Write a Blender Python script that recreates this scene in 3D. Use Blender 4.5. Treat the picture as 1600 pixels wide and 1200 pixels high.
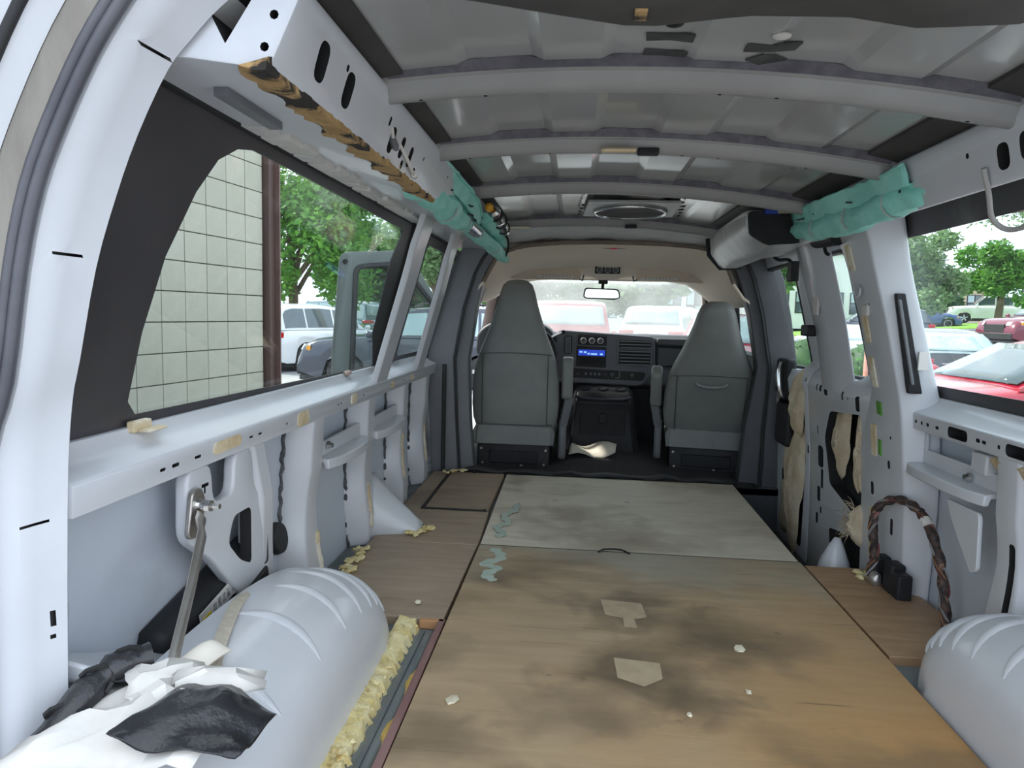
import bpy, bmesh, math, random
from mathutils import Vector, Matrix
sc = bpy.context.scene
for o in list(bpy.data.objects): bpy.data.objects.remove(o)
R = random.Random(7)

# ------------------------------------------------------------------ camera, sky, sun, exposure
# van frame: x to the right, y towards the dashboard, z up, plywood floor at z = 0, photographer about 1 m behind the rear opening
cam_d = bpy.data.cameras.new('camera'); cam_d.sensor_fit = 'HORIZONTAL'; cam_d.sensor_width = 36.0
cam_d.lens = 24.95; cam_d.clip_start = 0.02; cam_d.clip_end = 600
cam = bpy.data.objects.new('camera', cam_d); sc.collection.objects.link(cam)
CM = [[0.995495, -0.034763, 0.088206], [0.091168, 0.095637, -0.991232], [0.026023, 0.994809, 0.098376]]
cam.matrix_world = Matrix([CM[0]+[0.0], CM[1]+[0.0], CM[2]+[0.92], [0, 0, 0, 1]])
sc.camera = cam

w = bpy.data.worlds.new('sky'); sc.world = w; w.use_nodes = True
nt = w.node_tree; nt.nodes.clear()
wo = nt.nodes.new('ShaderNodeOutputWorld'); bg = nt.nodes.new('ShaderNodeBackground')
tc = nt.nodes.new('ShaderNodeTexCoord'); nz = nt.nodes.new('ShaderNodeTexNoise'); rp = nt.nodes.new('ShaderNodeValToRGB')
nz.inputs['Scale'].default_value = 2.2; nz.inputs['Detail'].default_value = 5
rp.color_ramp.elements[0].position = .42; rp.color_ramp.elements[0].color = (.66, .81, 1.0, 1)
rp.color_ramp.elements[1].position = .70; rp.color_ramp.elements[1].color = (1.0, 1.0, 1.0, 1)
nt.links.new(tc.outputs['Generated'], nz.inputs['Vector']); nt.links.new(nz.outputs['Fac'], rp.inputs['Fac'])
nt.links.new(rp.outputs['Color'], bg.inputs['Color']); nt.links.new(bg.outputs['Background'], wo.inputs['Surface'])
bg.inputs['Strength'].default_value = 1.25
sd = bpy.data.lights.new('sun', 'SUN'); sd.energy = 3.8; sd.angle = math.radians(2.5); sd.color = (1.0, .95, .86)
sun = bpy.data.objects.new('sun', sd); sc.collection.objects.link(sun)
sun.rotation_euler = Vector((0.80, -0.36, -0.85)).to_track_quat('-Z', 'Y').to_euler()
sc.view_settings.view_transform = 'Standard'; sc.view_settings.look = 'None'
sc.view_settings.gamma = 1.0; sc.view_settings.use_curve_mapping = False
sc.view_settings.exposure = 1.12

# ------------------------------------------------------------------ helpers
COL = sc.collection
def link(o): COL.objects.link(o); return o
def wm(o):
    m = o.matrix_basis.copy()
    return wm(o.parent) @ m if o.parent else m
def tag(o, label=None, cat=None, group=None, kind=None):
    if label: o['label'] = label
    if cat: o['category'] = cat
    if group: o['group'] = group
    if kind: o['kind'] = kind
    return o
def thing(name, loc, label, cat, rz=0.0, group=None):
    o = link(bpy.data.objects.new(name, None)); o.location = loc; o.rotation_euler = (0, 0, rz); o.empty_display_size = .1
    return tag(o, label, cat, group)
def setting(name, loc=(0, 0, 0)):
    o = link(bpy.data.objects.new(name, None)); o.location = loc; o['kind'] = 'structure'; o.empty_display_size = .1
    return o
V = Vector
def lerp(a, b, t): return a + (b - a) * t
def interp(x, P):
    if x <= P[0][0]: return P[0][1]
    for (a, b), (c, d) in zip(P, P[1:]):
        if x <= c: return b + (d - b) * (x - a) / (c - a)
    return P[-1][1]
def smooth_path(pts, n=6, closed=False):
    P = [V(p) for p in pts]; out = []
    m = len(P); rng = m if closed else m - 1
    for i in range(rng):
        p0 = P[(i - 1) % m] if (closed or i > 0) else P[0] * 2 - P[1]
        p1 = P[i]; p2 = P[(i + 1) % m]
        p3 = P[(i + 2) % m] if (closed or i + 2 < m) else P[-1] * 2 - P[-2]
        for k in range(n):
            t = k / n
            out.append(.5 * ((2 * p1) + (p2 - p0) * t + (2 * p0 - 5 * p1 + 4 * p2 - p3) * t * t + (3 * p1 - p0 - 3 * p2 + p3) * t ** 3))
    if not closed: out.append(P[-1].copy())
    return out
def rounded(poly, r, n=4):
    """2-D polygon with its corners rounded"""
    out = []; m = len(poly)
    for i in range(m):
        p = V(poly[i]); a = V(poly[i - 1]) - p; b = V(poly[(i + 1) % m]) - p
        rr = min(r, a.length * .45, b.length * .45)
        A = p + a.normalized() * rr; B = p + b.normalized() * rr
        for k in range(n + 1):
            t = k / n
            q = A * (1 - t) ** 2 + p * 2 * t * (1 - t) + B * t * t
            out.append((q.x, q.y))
    return out
class MB:
    def __init__(s): s.v = []; s.f = []; s.m = []
    def add(s, vs, fs, mi=0):
        b = len(s.v); s.v += [tuple(v) for v in vs]
        for f in fs: s.f.append(tuple(b + i for i in f)); s.m.append(mi)
        return s
    def box(s, x0, x1, y0, y1, z0, z1, mi=0):
        return s.add([(x0,y0,z0),(x1,y0,z0),(x1,y1,z0),(x0,y1,z0),(x0,y0,z1),(x1,y0,z1),(x1,y1,z1),(x0,y1,z1)],
                     [(3,2,1,0),(4,5,6,7),(0,1,5,4),(1,2,6,5),(2,3,7,6),(3,0,4,7)], mi)
    def hexa(s, p, mi=0):
        return s.add(p, [(3,2,1,0),(4,5,6,7),(0,1,5,4),(1,2,6,5),(2,3,7,6),(3,0,4,7)], mi)
    def bar(s, p, q, w, h, up=(0, 0, 1), mi=0):
        p = V(p); q = V(q); d = (q - p).normalized(); a = d.cross(V(up)).normalized() * w / 2; b = a.cross(d).normalized() * h / 2
        return s.hexa([p-a-b, p+a-b, q+a-b, q-a-b, p-a+b, p+a+b, q+a+b, q-a+b], mi)
    def loft(s, loops, caps=True, mi=0, closed=True):
        n = len(loops[0]); b = len(s.v)
        for L in loops: s.v += [tuple(p) for p in L]
        for i in range(len(loops) - 1):
            for j in range(n if closed else n - 1):
                k = (j + 1) % n
                s.f.append((b+i*n+j, b+i*n+k, b+(i+1)*n+k, b+(i+1)*n+j)); s.m.append(mi)
        if caps and closed:
            s.f.append(tuple(b + j for j in reversed(range(n)))); s.m.append(mi)
            s.f.append(tuple(b + (len(loops)-1)*n + j for j in range(n))); s.m.append(mi)
        return s
    def tube(s, path, r, n=8, caps=True, mi=0, flat=1.0, up=None):
        path = [V(p) for p in path]; loops = []
        t0 = (path[1] - path[0]).normalized()
        nn = V(up) if up else (V((0, 0, 1)) if abs(t0.z) < .9 else V((1, 0, 0)))
        for i, p in enumerate(path):
            t = (path[min(i + 1, len(path) - 1)] - path[max(i - 1, 0)]).normalized()
            nn = (nn - t * nn.dot(t)).normalized(); bb = t.cross(nn)
            rr = r[i] if isinstance(r, (list, tuple)) else r
            loops.append([p + nn * math.cos(2*math.pi*k/n) * rr * flat + bb * math.sin(2*math.pi*k/n) * rr for k in range(n)])
        return s.loft(loops, caps, mi)
    def poly(s, pts, vec, mi=0):
        """extrude a 3-D polygon by vec"""
        v = V(vec); n = len(pts); P = [V(p) for p in pts]
        return s.add(P + [p + v for p in P], [tuple(reversed(range(n))), tuple(range(n, 2*n))] + [(i, (i+1) % n, n+(i+1) % n, n+i) for i in range(n)], mi)
    def lathe(s, prof, c, axis, n=20, mi=0, caps=True):
        """prof: (distance along axis, radius)"""
        a = V(axis).normalized(); u = a.orthogonal().normalized(); v = a.cross(u); c = V(c)
        return s.loft([[c + a*h + (u*math.cos(2*math.pi*k/n) + v*math.sin(2*math.pi*k/n))*max(r, 1e-4) for k in range(n)] for h, r in prof], caps, mi)
    def grid(s, rows, mi=0):
        return s.loft(rows, False, mi, closed=False)
    def ball(s, c, r, nu=12, nv=8, mi=0, jit=0.0):
        c = V(c); r = V(r) if not isinstance(r, (int, float)) else V((r, r, r)); L = []
        for i in range(nv + 1):
            th = math.pi * (.02 + .96 * i / nv)
            L.append([c + V((r.x*math.sin(th)*math.cos(2*math.pi*k/nu), r.y*math.sin(th)*math.sin(2*math.pi*k/nu), r.z*math.cos(th))) * (1 + R.uniform(-jit, jit)) for k in range(nu)])
        return s.loft(L, True, mi)
    def quadcard(s, c, u, v, mi=0):
        c = V(c); return s.add([c-u-v, c+u-v, c+u+v, c-u+v], [(0, 1, 2, 3)], mi)
    def mesh(s, name):
        me = bpy.data.meshes.new(name); me.from_pydata(s.v, [], s.f)
        me.polygons.foreach_set('material_index', s.m)
        return me
    def build(s, name, mats, parent=None, bevel=0.0, seg=2, smooth=35, local=False, recalc=True, solid=0.0, subsurf=0):
        me = s.mesh(name)
        if parent is not None and not local: me.transform(wm(parent).inverted())
        if recalc:
            bm = bmesh.new(); bm.from_mesh(me); bmesh.ops.recalc_face_normals(bm, faces=bm.faces); bm.to_mesh(me); bm.free()
        if smooth:
            me.polygons.foreach_set('use_smooth', [True] * len(me.polygons)); me.set_sharp_from_angle(angle=math.radians(smooth))
        for m_ in (mats if isinstance(mats, (list, tuple)) else [mats]): me.materials.append(m_)
        o = link(bpy.data.objects.new(name, me)); o.parent = parent
        if solid:
            k = o.modifiers.new('solid', 'SOLIDIFY'); k.thickness = solid; k.offset = 0
        if subsurf:
            k = o.modifiers.new('sub', 'SUBSURF'); k.levels = subsurf; k.render_levels = subsurf
        if bevel:
            k = o.modifiers.new('bevel', 'BEVEL'); k.width = bevel; k.segments = seg; k.limit_method = 'ANGLE'; k.angle_limit = math.radians(40)
        me.update(); return o
def cut(o, cutter, mat_):
    """real holes: boolean difference, the walls of each hole take mat_"""
    me = cutter.mesh('cutter'); me.transform(wm(o).inverted() if o.parent else Matrix())
    bm = bmesh.new(); bm.from_mesh(me); bmesh.ops.recalc_face_normals(bm, faces=bm.faces); bm.to_mesh(me); bm.free()
    me.materials.append(mat_)
    c = link(bpy.data.objects.new('cutter', me)); c.parent = o
    k = o.modifiers.new('cut', 'BOOLEAN'); k.object = c; k.operation = 'DIFFERENCE'; k.solver = 'EXACT'; k.material_mode = 'TRANSFER'
    bpy.context.view_layer.update()
    dg = bpy.context.evaluated_depsgraph_get()
    new = bpy.data.meshes.new_from_object(o.evaluated_get(dg))
    o.modifiers.clear(); o.data = new
    bpy.data.objects.remove(c); new.set_sharp_from_angle(angle=math.radians(35))
    return o
def copy_tree(o, parent=None):
    c = o.copy(); link(c); c.parent = parent
    for ch in list(o.children): copy_tree(ch, c)
    return c

# ------------------------------------------------------------------ procedural materials
def mat(name, c1, c2=None, scale=6.0, rough=.5, metal=0.0, bump=0.0, bscale=60.0, coat=0.0, lo=.38, hi=.62, stretch=(1, 1, 1),
        c3=None, scale3=3.0, lo3=.5, hi3=.6, emit=None, estr=0.0, spec=.5, detail=6, trans=0.0, distort=0.0, rvar=0.0):
    m = bpy.data.materials.new(name); m.use_nodes = True; t = m.node_tree; N = t.nodes; L = t.links
    b = N['Principled BSDF']
    b.inputs['Roughness'].default_value = rough; b.inputs['Metallic'].default_value = metal
    b.inputs['Specular IOR Level'].default_value = spec
    b.inputs['Coat Weight'].default_value = coat; b.inputs['Coat Roughness'].default_value = .08
    co = N.new('ShaderNodeTexCoord'); mp = N.new('ShaderNodeMapping'); mp.inputs['Scale'].default_value = stretch
    L.new(co.outputs['Object'], mp.inputs['Vector'])
    def noise(s, d=detail):
        n = N.new('ShaderNodeTexNoise'); n.inputs['Scale'].default_value = s; n.inputs['Detail'].default_value = d
        n.inputs['Roughness'].default_value = .6; n.inputs['Distortion'].default_value = distort
        L.new(mp.outputs['Vector'], n.inputs['Vector']); return n
    c2 = c2 or tuple(x * .86 for x in c1)
    n1 = noise(scale); r1 = N.new('ShaderNodeValToRGB'); e = r1.color_ramp.elements
    e[0].position = lo; e[1].position = hi; e[0].color = (*c1, 1); e[1].color = (*c2, 1)
    L.new(n1.outputs['Fac'], r1.inputs['Fac']); col = r1.outputs['Color']
    if c3:
        n3 = noise(scale3); r3 = N.new('ShaderNodeMapRange'); r3.inputs['From Min'].default_value = lo3; r3.inputs['From Max'].default_value = hi3
        L.new(n3.outputs['Fac'], r3.inputs['Value'])
        mx = N.new('ShaderNodeMix'); mx.data_type = 'RGBA'; mx.inputs['B'].default_value = (*c3, 1)
        L.new(r3.outputs['Result'], mx.inputs['Factor']); L.new(col, mx.inputs['A']); col = mx.outputs['Result']
    L.new(col, b.inputs['Base Color'])
    if rvar:
        rr = N.new('ShaderNodeMapRange'); rr.inputs['To Min'].default_value = max(rough - rvar, 0); rr.inputs['To Max'].default_value = min(rough + rvar, 1)
        L.new(n1.outputs['Fac'], rr.inputs['Value']); L.new(rr.outputs['Result'], b.inputs['Roughness'])
    if bump:
        nb = noise(bscale, 4); bp = N.new('ShaderNodeBump'); bp.inputs['Strength'].default_value = min(bump, 1); bp.inputs['Distance'].default_value = .004
        L.new(nb.outputs['Fac'], bp.inputs['Height']); L.new(bp.outputs['Normal'], b.inputs['Normal'])
    if emit:
        b.inputs['Emission Color'].default_value = (*emit, 1); b.inputs['Emission Strength'].default_value = estr
    if trans: b.inputs['Transmission Weight'].default_value = trans
    return m
def glass(name, tint, refl=.08, dust=0.0, dustcol=(.8, .8, .8), rough=.02):
    m = bpy.data.materials.new(name); m.use_nodes = True; t = m.node_tree; N = t.nodes; L = t.links; N.clear()
    out = N.new('ShaderNodeOutputMaterial'); tr = N.new('ShaderNodeBsdfTransparent'); tr.inputs['Color'].default_value = (*tint, 1)
    gl = N.new('ShaderNodeBsdfGlossy'); gl.inputs['Roughness'].default_value = rough
    fr = N.new('ShaderNodeFresnel'); fr.inputs['IOR'].default_value = 1.45
    mx = N.new('ShaderNodeMixShader'); L.new(tr.outputs[0], mx.inputs[1]); L.new(gl.outputs[0], mx.inputs[2])
    ml = N.new('ShaderNodeMath'); ml.operation = 'MULTIPLY'; ml.inputs[1].default_value = refl / .04 * .5
    ml.use_clamp = True
    L.new(fr.outputs[0], ml.inputs[0]); L.new(ml.outputs[0], mx.inputs[0]); last = mx
    if dust:
        co = N.new('ShaderNodeTexCoord'); n = N.new('ShaderNodeTexNoise'); n.inputs['Scale'].default_value = 4; n.inputs['Detail'].default_value = 7
        L.new(co.outputs['Object'], n.inputs['Vector'])
        mr = N.new('ShaderNodeMapRange'); mr.inputs['From Min'].default_value = .3; mr.inputs['From Max'].default_value = .75
        mr.inputs['To Min'].default_value = dust * .6; mr.inputs['To Max'].default_value = dust * 1.3
        L.new(n.outputs['Fac'], mr.inputs['Value'])
        di = N.new('ShaderNodeBsdfDiffuse'); di.inputs['Color'].default_value = (*dustcol, 1)
        tl = N.new('ShaderNodeBsdfTranslucent'); tl.inputs['Color'].default_value = (*dustcol, 1)
        ad = N.new('ShaderNodeMixShader'); ad.inputs[0].default_value = .6
        L.new(di.outputs[0], ad.inputs[1]); L.new(tl.outputs[0], ad.inputs[2])
        m2 = N.new('ShaderNodeMixShader'); L.new(mr.outputs['Result'], m2.inputs[0]); L.new(mx.outputs[0], m2.inputs[1]); L.new(ad.outputs[0], m2.inputs[2]); last = m2
    L.new(last.outputs[0], out.inputs['Surface']); return m

PAINT = mat('van_white_paint', (.61, .622, .65), (.57, .582, .61), scale=3, rough=.34, coat=.25, bump=.03, bscale=12, rvar=.06)
PAINT_IN = mat('primer_light_grey', (.56, .60, .665), (.52, .56, .625), scale=2.5, rough=.42, bump=.04, bscale=10, c3=(.42, .44, .47), scale3=1.6, lo3=.56, hi3=.75)
ROOFP = mat('roof_grey_paint', (.43, .425, .41), (.395, .39, .375), scale=2, rough=.19, bump=.015, bscale=3, rvar=.05, coat=.5)
BOWP = mat('roof_bow_paint', (.34, .335, .325), (.30, .295, .285), scale=4, rough=.35, rvar=.08)
DARK = mat('cavity_black', (.012, .012, .013), (.02, .02, .02), rough=.8)
FRIT = mat('black_ceramic_band', (.045, .042, .046), (.058, .054, .058), scale=3, rough=.38, c3=(.17, .165, .165), scale3=4.5, lo3=.60, hi3=.86)
RUBBER = mat('black_rubber', (.018, .018, .019), (.028, .028, .029), rough=.6, bump=.1)
SEALER = mat('seam_sealer_dark', (.05, .055, .06), (.12, .13, .14), scale=40, rough=.7, bump=.5, bscale=90)
TANFOAM = mat('tan_foam_adhesive', (.72, .60, .40), (.55, .42, .24), scale=18, rough=.95, bump=.6, bscale=70, c3=(.80, .74, .60), scale3=9)
BLACKTAN = mat('scorched_foam', (.52, .34, .15), (.36, .22, .09), scale=14, rough=.95, bump=.8, bscale=60, c3=(.03, .026, .022), scale3=9, lo3=.52, hi3=.57, distort=.6)
WOOL = mat('yellowed_wool', (.70, .60, .44), (.60, .47, .31), scale=9, rough=1.0, bump=1.0, bscale=120, c3=(.22, .18, .13), scale3=7, lo3=.58, hi3=.72)
CRUMB = mat('yellow_crumbled_foam', (.83, .74, .44), (.70, .56, .24), scale=22, rough=1.0, bump=1.0, bscale=90, c3=(.42, .27, .08), scale3=18, lo3=.57, hi3=.66)
GREYTRIM = mat('charcoal_plastic', (.075, .077, .082), (.062, .064, .068), scale=8, rough=.5, bump=.25, bscale=300)
GREYTRIM2 = mat('grey_plastic', (.17, .175, .185), (.15, .155, .165), scale=6, rough=.5, bump=.2, bscale=250)
BLACKP = mat('black_plastic', (.016, .016, .018), (.023, .023, .025), rough=.5, bump=.1, bscale=120, spec=.25)
BLACKM = mat('black_steel', (.014, .014, .015), (.03, .029, .028), rough=.5, metal=.3, bump=.2)
SEATF = mat('grey_seat_vinyl', (.245, .25, .235), (.215, .22, .208), scale=5, rough=.5, bump=.22, bscale=220)
BEIGE = mat('beige_headliner', (.92, .80, .66), (.89, .77, .63), scale=5, rough=.9, bump=.2, bscale=260)
TEAL = mat('teal_nylon', (.34, .78, .68), (.24, .64, .55), scale=9, rough=.5, bump=.8, bscale=22, c3=(.48, .86, .77), scale3=5, lo3=.5, hi3=.72)
FOIL = mat('foil_insulation', (.93, .94, .94), (.80, .83, .84), scale=5, rough=.35, metal=.1, bump=.4, bscale=30, stretch=(1.2, 9, 1))
FOILD = mat('foil_duct_wrap', (.78, .78, .77), (.62, .63, .63), scale=5, rough=.36, metal=.4, bump=.6, bscale=16, stretch=(1, 3.5, 1))
STEEL = mat('bare_steel', (.50, .47, .44), (.42, .39, .36), scale=9, rough=.38, metal=.85)
CHROME = mat('bright_steel', (.78, .78, .78), (.66, .66, .66), rough=.2, metal=1.0)
BRASS = mat('orange_connector', (.85, .45, .05), (.7, .33, .03), rough=.5)
PAPER = mat('white_paper', (.72, .70, .66), (.64, .61, .56), scale=5, rough=.9, bump=.3, bscale=18)
GREEN_TAPE = mat('green_tape', (.12, .33, .05), (.09, .26, .04), rough=.6)
GREY_TAPE = mat('grey_duct_tape', (.075, .075, .072), (.05, .05, .049), scale=12, rough=.5, bump=.4, bscale=40)
GLASS_SIDE = glass('side_glass', (.90, .93, .92), refl=.012, dust=.008)
GLASS_FRONT = glass('dusty_windshield', (.96, .98, .97), refl=.03, dust=.15, dustcol=(.9, .92, .9))
GLASS_CLEAR = glass('door_glass', (.80, .85, .84), refl=.04, dust=.02)
# ------------------------------------------------------------------ van shell
XC = 0.17                                                   # centre line of the van
PIN = [(-.3, .985), (0, .98), (.3, .965), (.55, .94), (.66, .925), (.93, .86), (1.18, .785), (1.25, .755), (1.33, .72)]   # half width at the ribs
PSK = [(-.3, 1.05), (-.1, 1.055), (.3, 1.065), (.6, 1.055), (.67, 1.05), (1.29, .87), (1.40, .835)]                        # half width at the skin
def hin(z): return interp(z, PIN)
def hsk(z): return interp(z, PSK)
def X(side, h): return XC + side * h
def rib(side, zs, y, w, depth, face=.62, inset=0.0, mb=None):
    """pressed hat section that follows the side wall: y, w, inset are numbers or functions of z"""
    mb = mb or MB(); L = []
    for z in zs:
        yy = y(z) if callable(y) else y; ww = w(z) if callable(w) else w; ii = inset(z) if callable(inset) else inset
        dd = depth(z) if callable(depth) else depth
        xi = X(side, hin(z) + ii); xo = X(side, hin(z) + ii + dd); xm = X(side, hin(z) + ii + dd * .82)
        L.append([V(p) for p in [(xo, yy - ww*.5, z), (xm, yy - ww*.5, z), (xi, yy - ww*face*.5, z), (xi, yy + ww*face*.5, z), (xm, yy + ww*.5, z), (xo, yy + ww*.5, z)]])
    return mb.loft(L)
def zr(a, b, n): return [lerp(a, b, i / (n - 1)) for i in range(n)]
def slot_cut(mb, side, y, z, ly, lz, depth=.05, r=None, inset=0.0, tilt=0.0):
    """a rounded slot through a wall member, cut sideways"""
    r = min(ly, lz) * .5 if r is None else r
    pts = rounded([(-ly/2, -lz/2), (ly/2, -lz/2), (ly/2, lz/2), (-ly/2, lz/2)], r)
    c, s_ = math.cos(tilt), math.sin(tilt)
    x0 = X(side, hin(z) + inset - .03)
    return mb.poly([(x0, y + a*c - b*s_, z + a*s_ + b*c) for a, b in pts], (side * (depth + .03), 0, 0))

# ---- floor: painted steel, side step well on the right
floor = setting('floor')
m = MB(); m.box(X(-1, 1.06), X(-1, -.735), .80, 4.05, -.07, -.03); m.box(X(1, .735), X(1, 1.06), .80, 2.72, -.07, -.03)
m.box(X(-1, 1.06), X(1, 1.0), 4.05, 5.45, -.07, -.025)
m.build('steel_pan', mat('floor_steel_blue_grey', (.15, .175, .18), (.20, .22, .215), scale=9, rough=.55, c3=(.38, .33, .22), scale3=13, lo3=.62, hi3=.7, bump=.3), floor, bevel=.004)
m = MB(); m.box(X(1, .735), X(1, 1.04), 2.72, 4.06, -.30, -.27); m.box(X(1, .725), X(1, .737), 2.72, 4.06, -.30, -.03); m.box(X(1, .735), X(1, 1.04), 2.70, 2.72, -.30, -.03)
m.box(X(1, .735), X(1, 1.04), 4.05, 4.07, -.30, -.02)
m.build('step_well', GREYTRIM, floor, bevel=.004)
m = MB()
for x in (-.395, -.425, -.452): m.tube([(x, .85, -.028), (x, 2.0, -.028)], .007, 6)
m.build('floor_bead', mat('floor_steel_dark', (.12, .14, .145), (.16, .18, .18), rough=.5), floor)
# cab carpet with its hump towards the engine cover
rows = []
for j in range(15):
    y = lerp(4.03, 5.4, j / 14); rows.append([V((x, y, -.02 + .045 * math.exp(-((x - .17) / .28) ** 2) * min(1, (y - 4.03) / .5) + R.uniform(-.002, .002))) for x in [lerp(-.8, 1.05, i / 24) for i in range(25)]])
m = MB(); m.grid(rows); m.build('cab_carpet', mat('black_carpet', (.022, .021, .02), (.035, .033, .031), scale=30, rough=1, bump=.9, bscale=300), floor, solid=.012)
# rubber lip on the front edge of the plywood
m = MB(); pts = [V((lerp(-.62, .92, i/40), 4.045 + .012*math.sin(i*1.3), .008 + .006*math.sin(i*.9) + R.uniform(-.002, .003))) for i in range(41)]
m.tube(pts, [.022 + .006*math.sin(i*.7) for i in range(41)], 8, flat=.55); m.build('rubber_lip', RUBBER, floor)

# ---- wheel housings: pressed domes with beads
def wheel_housing(side, xin, y0, y1, zt, W, beads):
    yc, hy = (y0 + y1) / 2, (y1 - y0) / 2; rr = .22
    def pt(d, u, lift=0.0):
        dl = 0.0 if d >= rr else rr * (1 - math.sqrt(max(0, 1 - ((rr - d) / rr) ** 2)))
        a = math.pi * u; c_ = math.cos(a)
        return V((xin + side * d, yc - (hy - dl * .8 + lift) * math.copysign(abs(c_) ** .92, c_), -.03 + (zt - dl * .8 + .03 + lift) * max(0, math.sin(a)) ** .6))
    ds = [W, W - .02, .22, .19, .16, .13, .105, .08, .06, .042, .028, .016, .007, .0]
    L = [[pt(d, i / 40) for i in range(41)] for d in ds]
    first = L[0]
    for t in (.75, .5, .25, .0): L.append([V((xin - side * .010 * (1 - t), p.y, lerp(-.03, p.z, t))) for p in L[len(ds) - 1]])
    L = [[V((p.x, p.y, lerp(-.03, p.z, t))) for p in first] for t in (0, .5)] + L
    m = MB(); m.grid(L); o = m.build('wheel_housing', PAINT, floor, smooth=60)
    for k, u in enumerate(beads):                               # beads pressed round the shoulder
        path = [pt(lerp(.25 - .015 * (k % 3), .03, j / 15), u + .012 * math.sin(j / 15 * 3), -.001) for j in range(16)]
        b = MB(); b.tube(path, [.001 + .017 * math.sin(math.pi * (j + .3) / 15.6) ** .7 for j in range(16)], 10, flat=.38); b.build('bead', PAINT, o, smooth=60)
    return o
wheel_housing(-1, -.49, .70, 2.02, .262, .27, (.42, .52, .61, .69, .755, .81, .86, .90))
wheel_housing(1, .908, .70, 1.98, .262, .31, (.42, .52, .61, .69, .755, .81, .86, .90))

# ---- left side wall
wl = setting('wall_left')
def skin(side, parent, y0, y1, z0=-.28, z1=.675):
    m = MB(); L = []
    zs = zr(z0, z1, 10)
    ring = [(X(side, hsk(z)), z) for z in zs] + [(X(side, hsk(z) + .008), z) for z in reversed(zs)]
    m.loft([[V((x, y, z)) for x, z in ring] for y in (y0, y1)]); return m.build('outer_skin', PAINT_IN, parent)
skin(-1, wl, .99, 4.45)
# belt rail: sloping ledge under the glass and a vertical flange
def belt_rail(side, parent, y0, y1):
    S = [(.970, .570), (.966, .626), (.976, .631), (1.004, .642), (1.020, .652), (1.036, .668), (1.038, .678), (1.054, .678), (1.055, .60), (1.0, .578), (.985, .570)]
    m = MB(); m.loft([[V((X(side, h), y, z)) for h, z in S] for y in (y0, y1)])
    return m.build('belt_rail', PAINT, parent, bevel=.004)
br = belt_rail(-1, wl, 1.05, 4.02)
c = MB()
for y, ly, lz in [(1.30, .022, .010), (1.345, .03, .012), (1.43, .03, .010), (1.68, .022, .008), (1.73, .022, .008), (1.90, .010, .010), (2.33, .012, .010), (2.36, .01, .01), (2.62, .012, .012), (3.02, .012, .012), (3.25, .014, .01), (3.5, .012, .012)]:
    slot_cut(c, -1, y, .598, ly * .85, lz * .65, inset=.034, depth=.03)
cut(br, c, DARK)
for y, ly, lz, dz in [(1.56, .13, .030, .004), (2.02, .085, .045, -.002), (2.50, .06, .04, 0), (3.05, .05, .03, 0), (3.42, .05, .03, 0)]:      # tan adhesive left on the rail
    pts = rounded([(-ly/2, -lz/2), (ly/2, -lz/2 * .8), (ly/2 * .94, lz/2), (-ly/2, lz/2 * .9)], .014)
    m = MB(); m.poly([(X(-1, .974), y + a, .598 + dz + b) for a, b in pts], (.009, 0, 0)); m.build('adhesive_patch', TANFOAM, wl)
# window posts above the belt
for y0, y1, w0, w1, nm in [(2.885, 2.75, .185, .185, 'window_post'), (3.62, 3.39, .18, .16, 'window_post')]:
    m = rib(-1, zr(.60, 1.30, 12), lambda z: lerp(y0, y1, (z - .6) / .7), lambda z: lerp(w0, w1, (z - .6) / .7) * 1.0, .024, face=.86, inset=lambda z: max(0, lerp(.968, .757, (z - .63) / .62) - hin(z)))
    po_ = m.build(nm, PAINT, wl, bevel=.008, seg=3)
# lower ribs
def wall_rib(side, parent, y, w, z0, z1, dy=0.0, depth=.085, face=.55, bulge=.03):
    o = rib(side, zr(z0, z1, 16), lambda z: y + dy * (.55 - z), lambda z: w * (1 + .25 * math.sin(max(0, min(1, (z - z0) / .3)) * math.pi)), depth, face,
            inset=lambda z: bulge * math.sin(max(0, min(1, (.58 - z) / .5)) * math.pi) + .034 * max(0, (z - .42) / .155)).build('rib', PAINT, parent, bevel=.007, seg=3)
    # dark sealer bead beside the rib
    m = MB(); zz = zr(z0, z1 - .01, 40)
    m.tube([V((X(side, hsk(z) - .004), y + dy*(.55 - z) - w*.55 + .006*math.sin(i*1.7) + R.uniform(-.003, .003), z)) for i, z in enumerate(zz)], [.0055 + R.uniform(-.002, .004) for _ in zz], 6)
    m.build('sealer_bead', SEALER, parent); return o
r1 = wall_rib(-1, wl, 2.17, .17, -.03, .575, dy=-.06)
c = MB(); slot_cut(c, -1, 2.20, .50, .012, .05, depth=.03); cut(r1, c, DARK)
wall_rib(-1, wl, 2.755, .17, -.03, .575, dy=.06)
wall_rib(-1, wl, 3.33, .15, -.03, .575, dy=.04)
wall_rib(-1, wl, 3.82, .16, -.03, .575, dy=.02)
# sealer line under the belt rail
m = MB(); m.tube([V((X(-1, hsk(.55) - .004), lerp(1.86, 2.08, i/30), .553 + R.uniform(-.004, .004))) for i in range(31)], [.005 + R.uniform(-.002, .003) for _ in range(31)], 6); m.build('sealer_bead', SEALER, wl)
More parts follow.
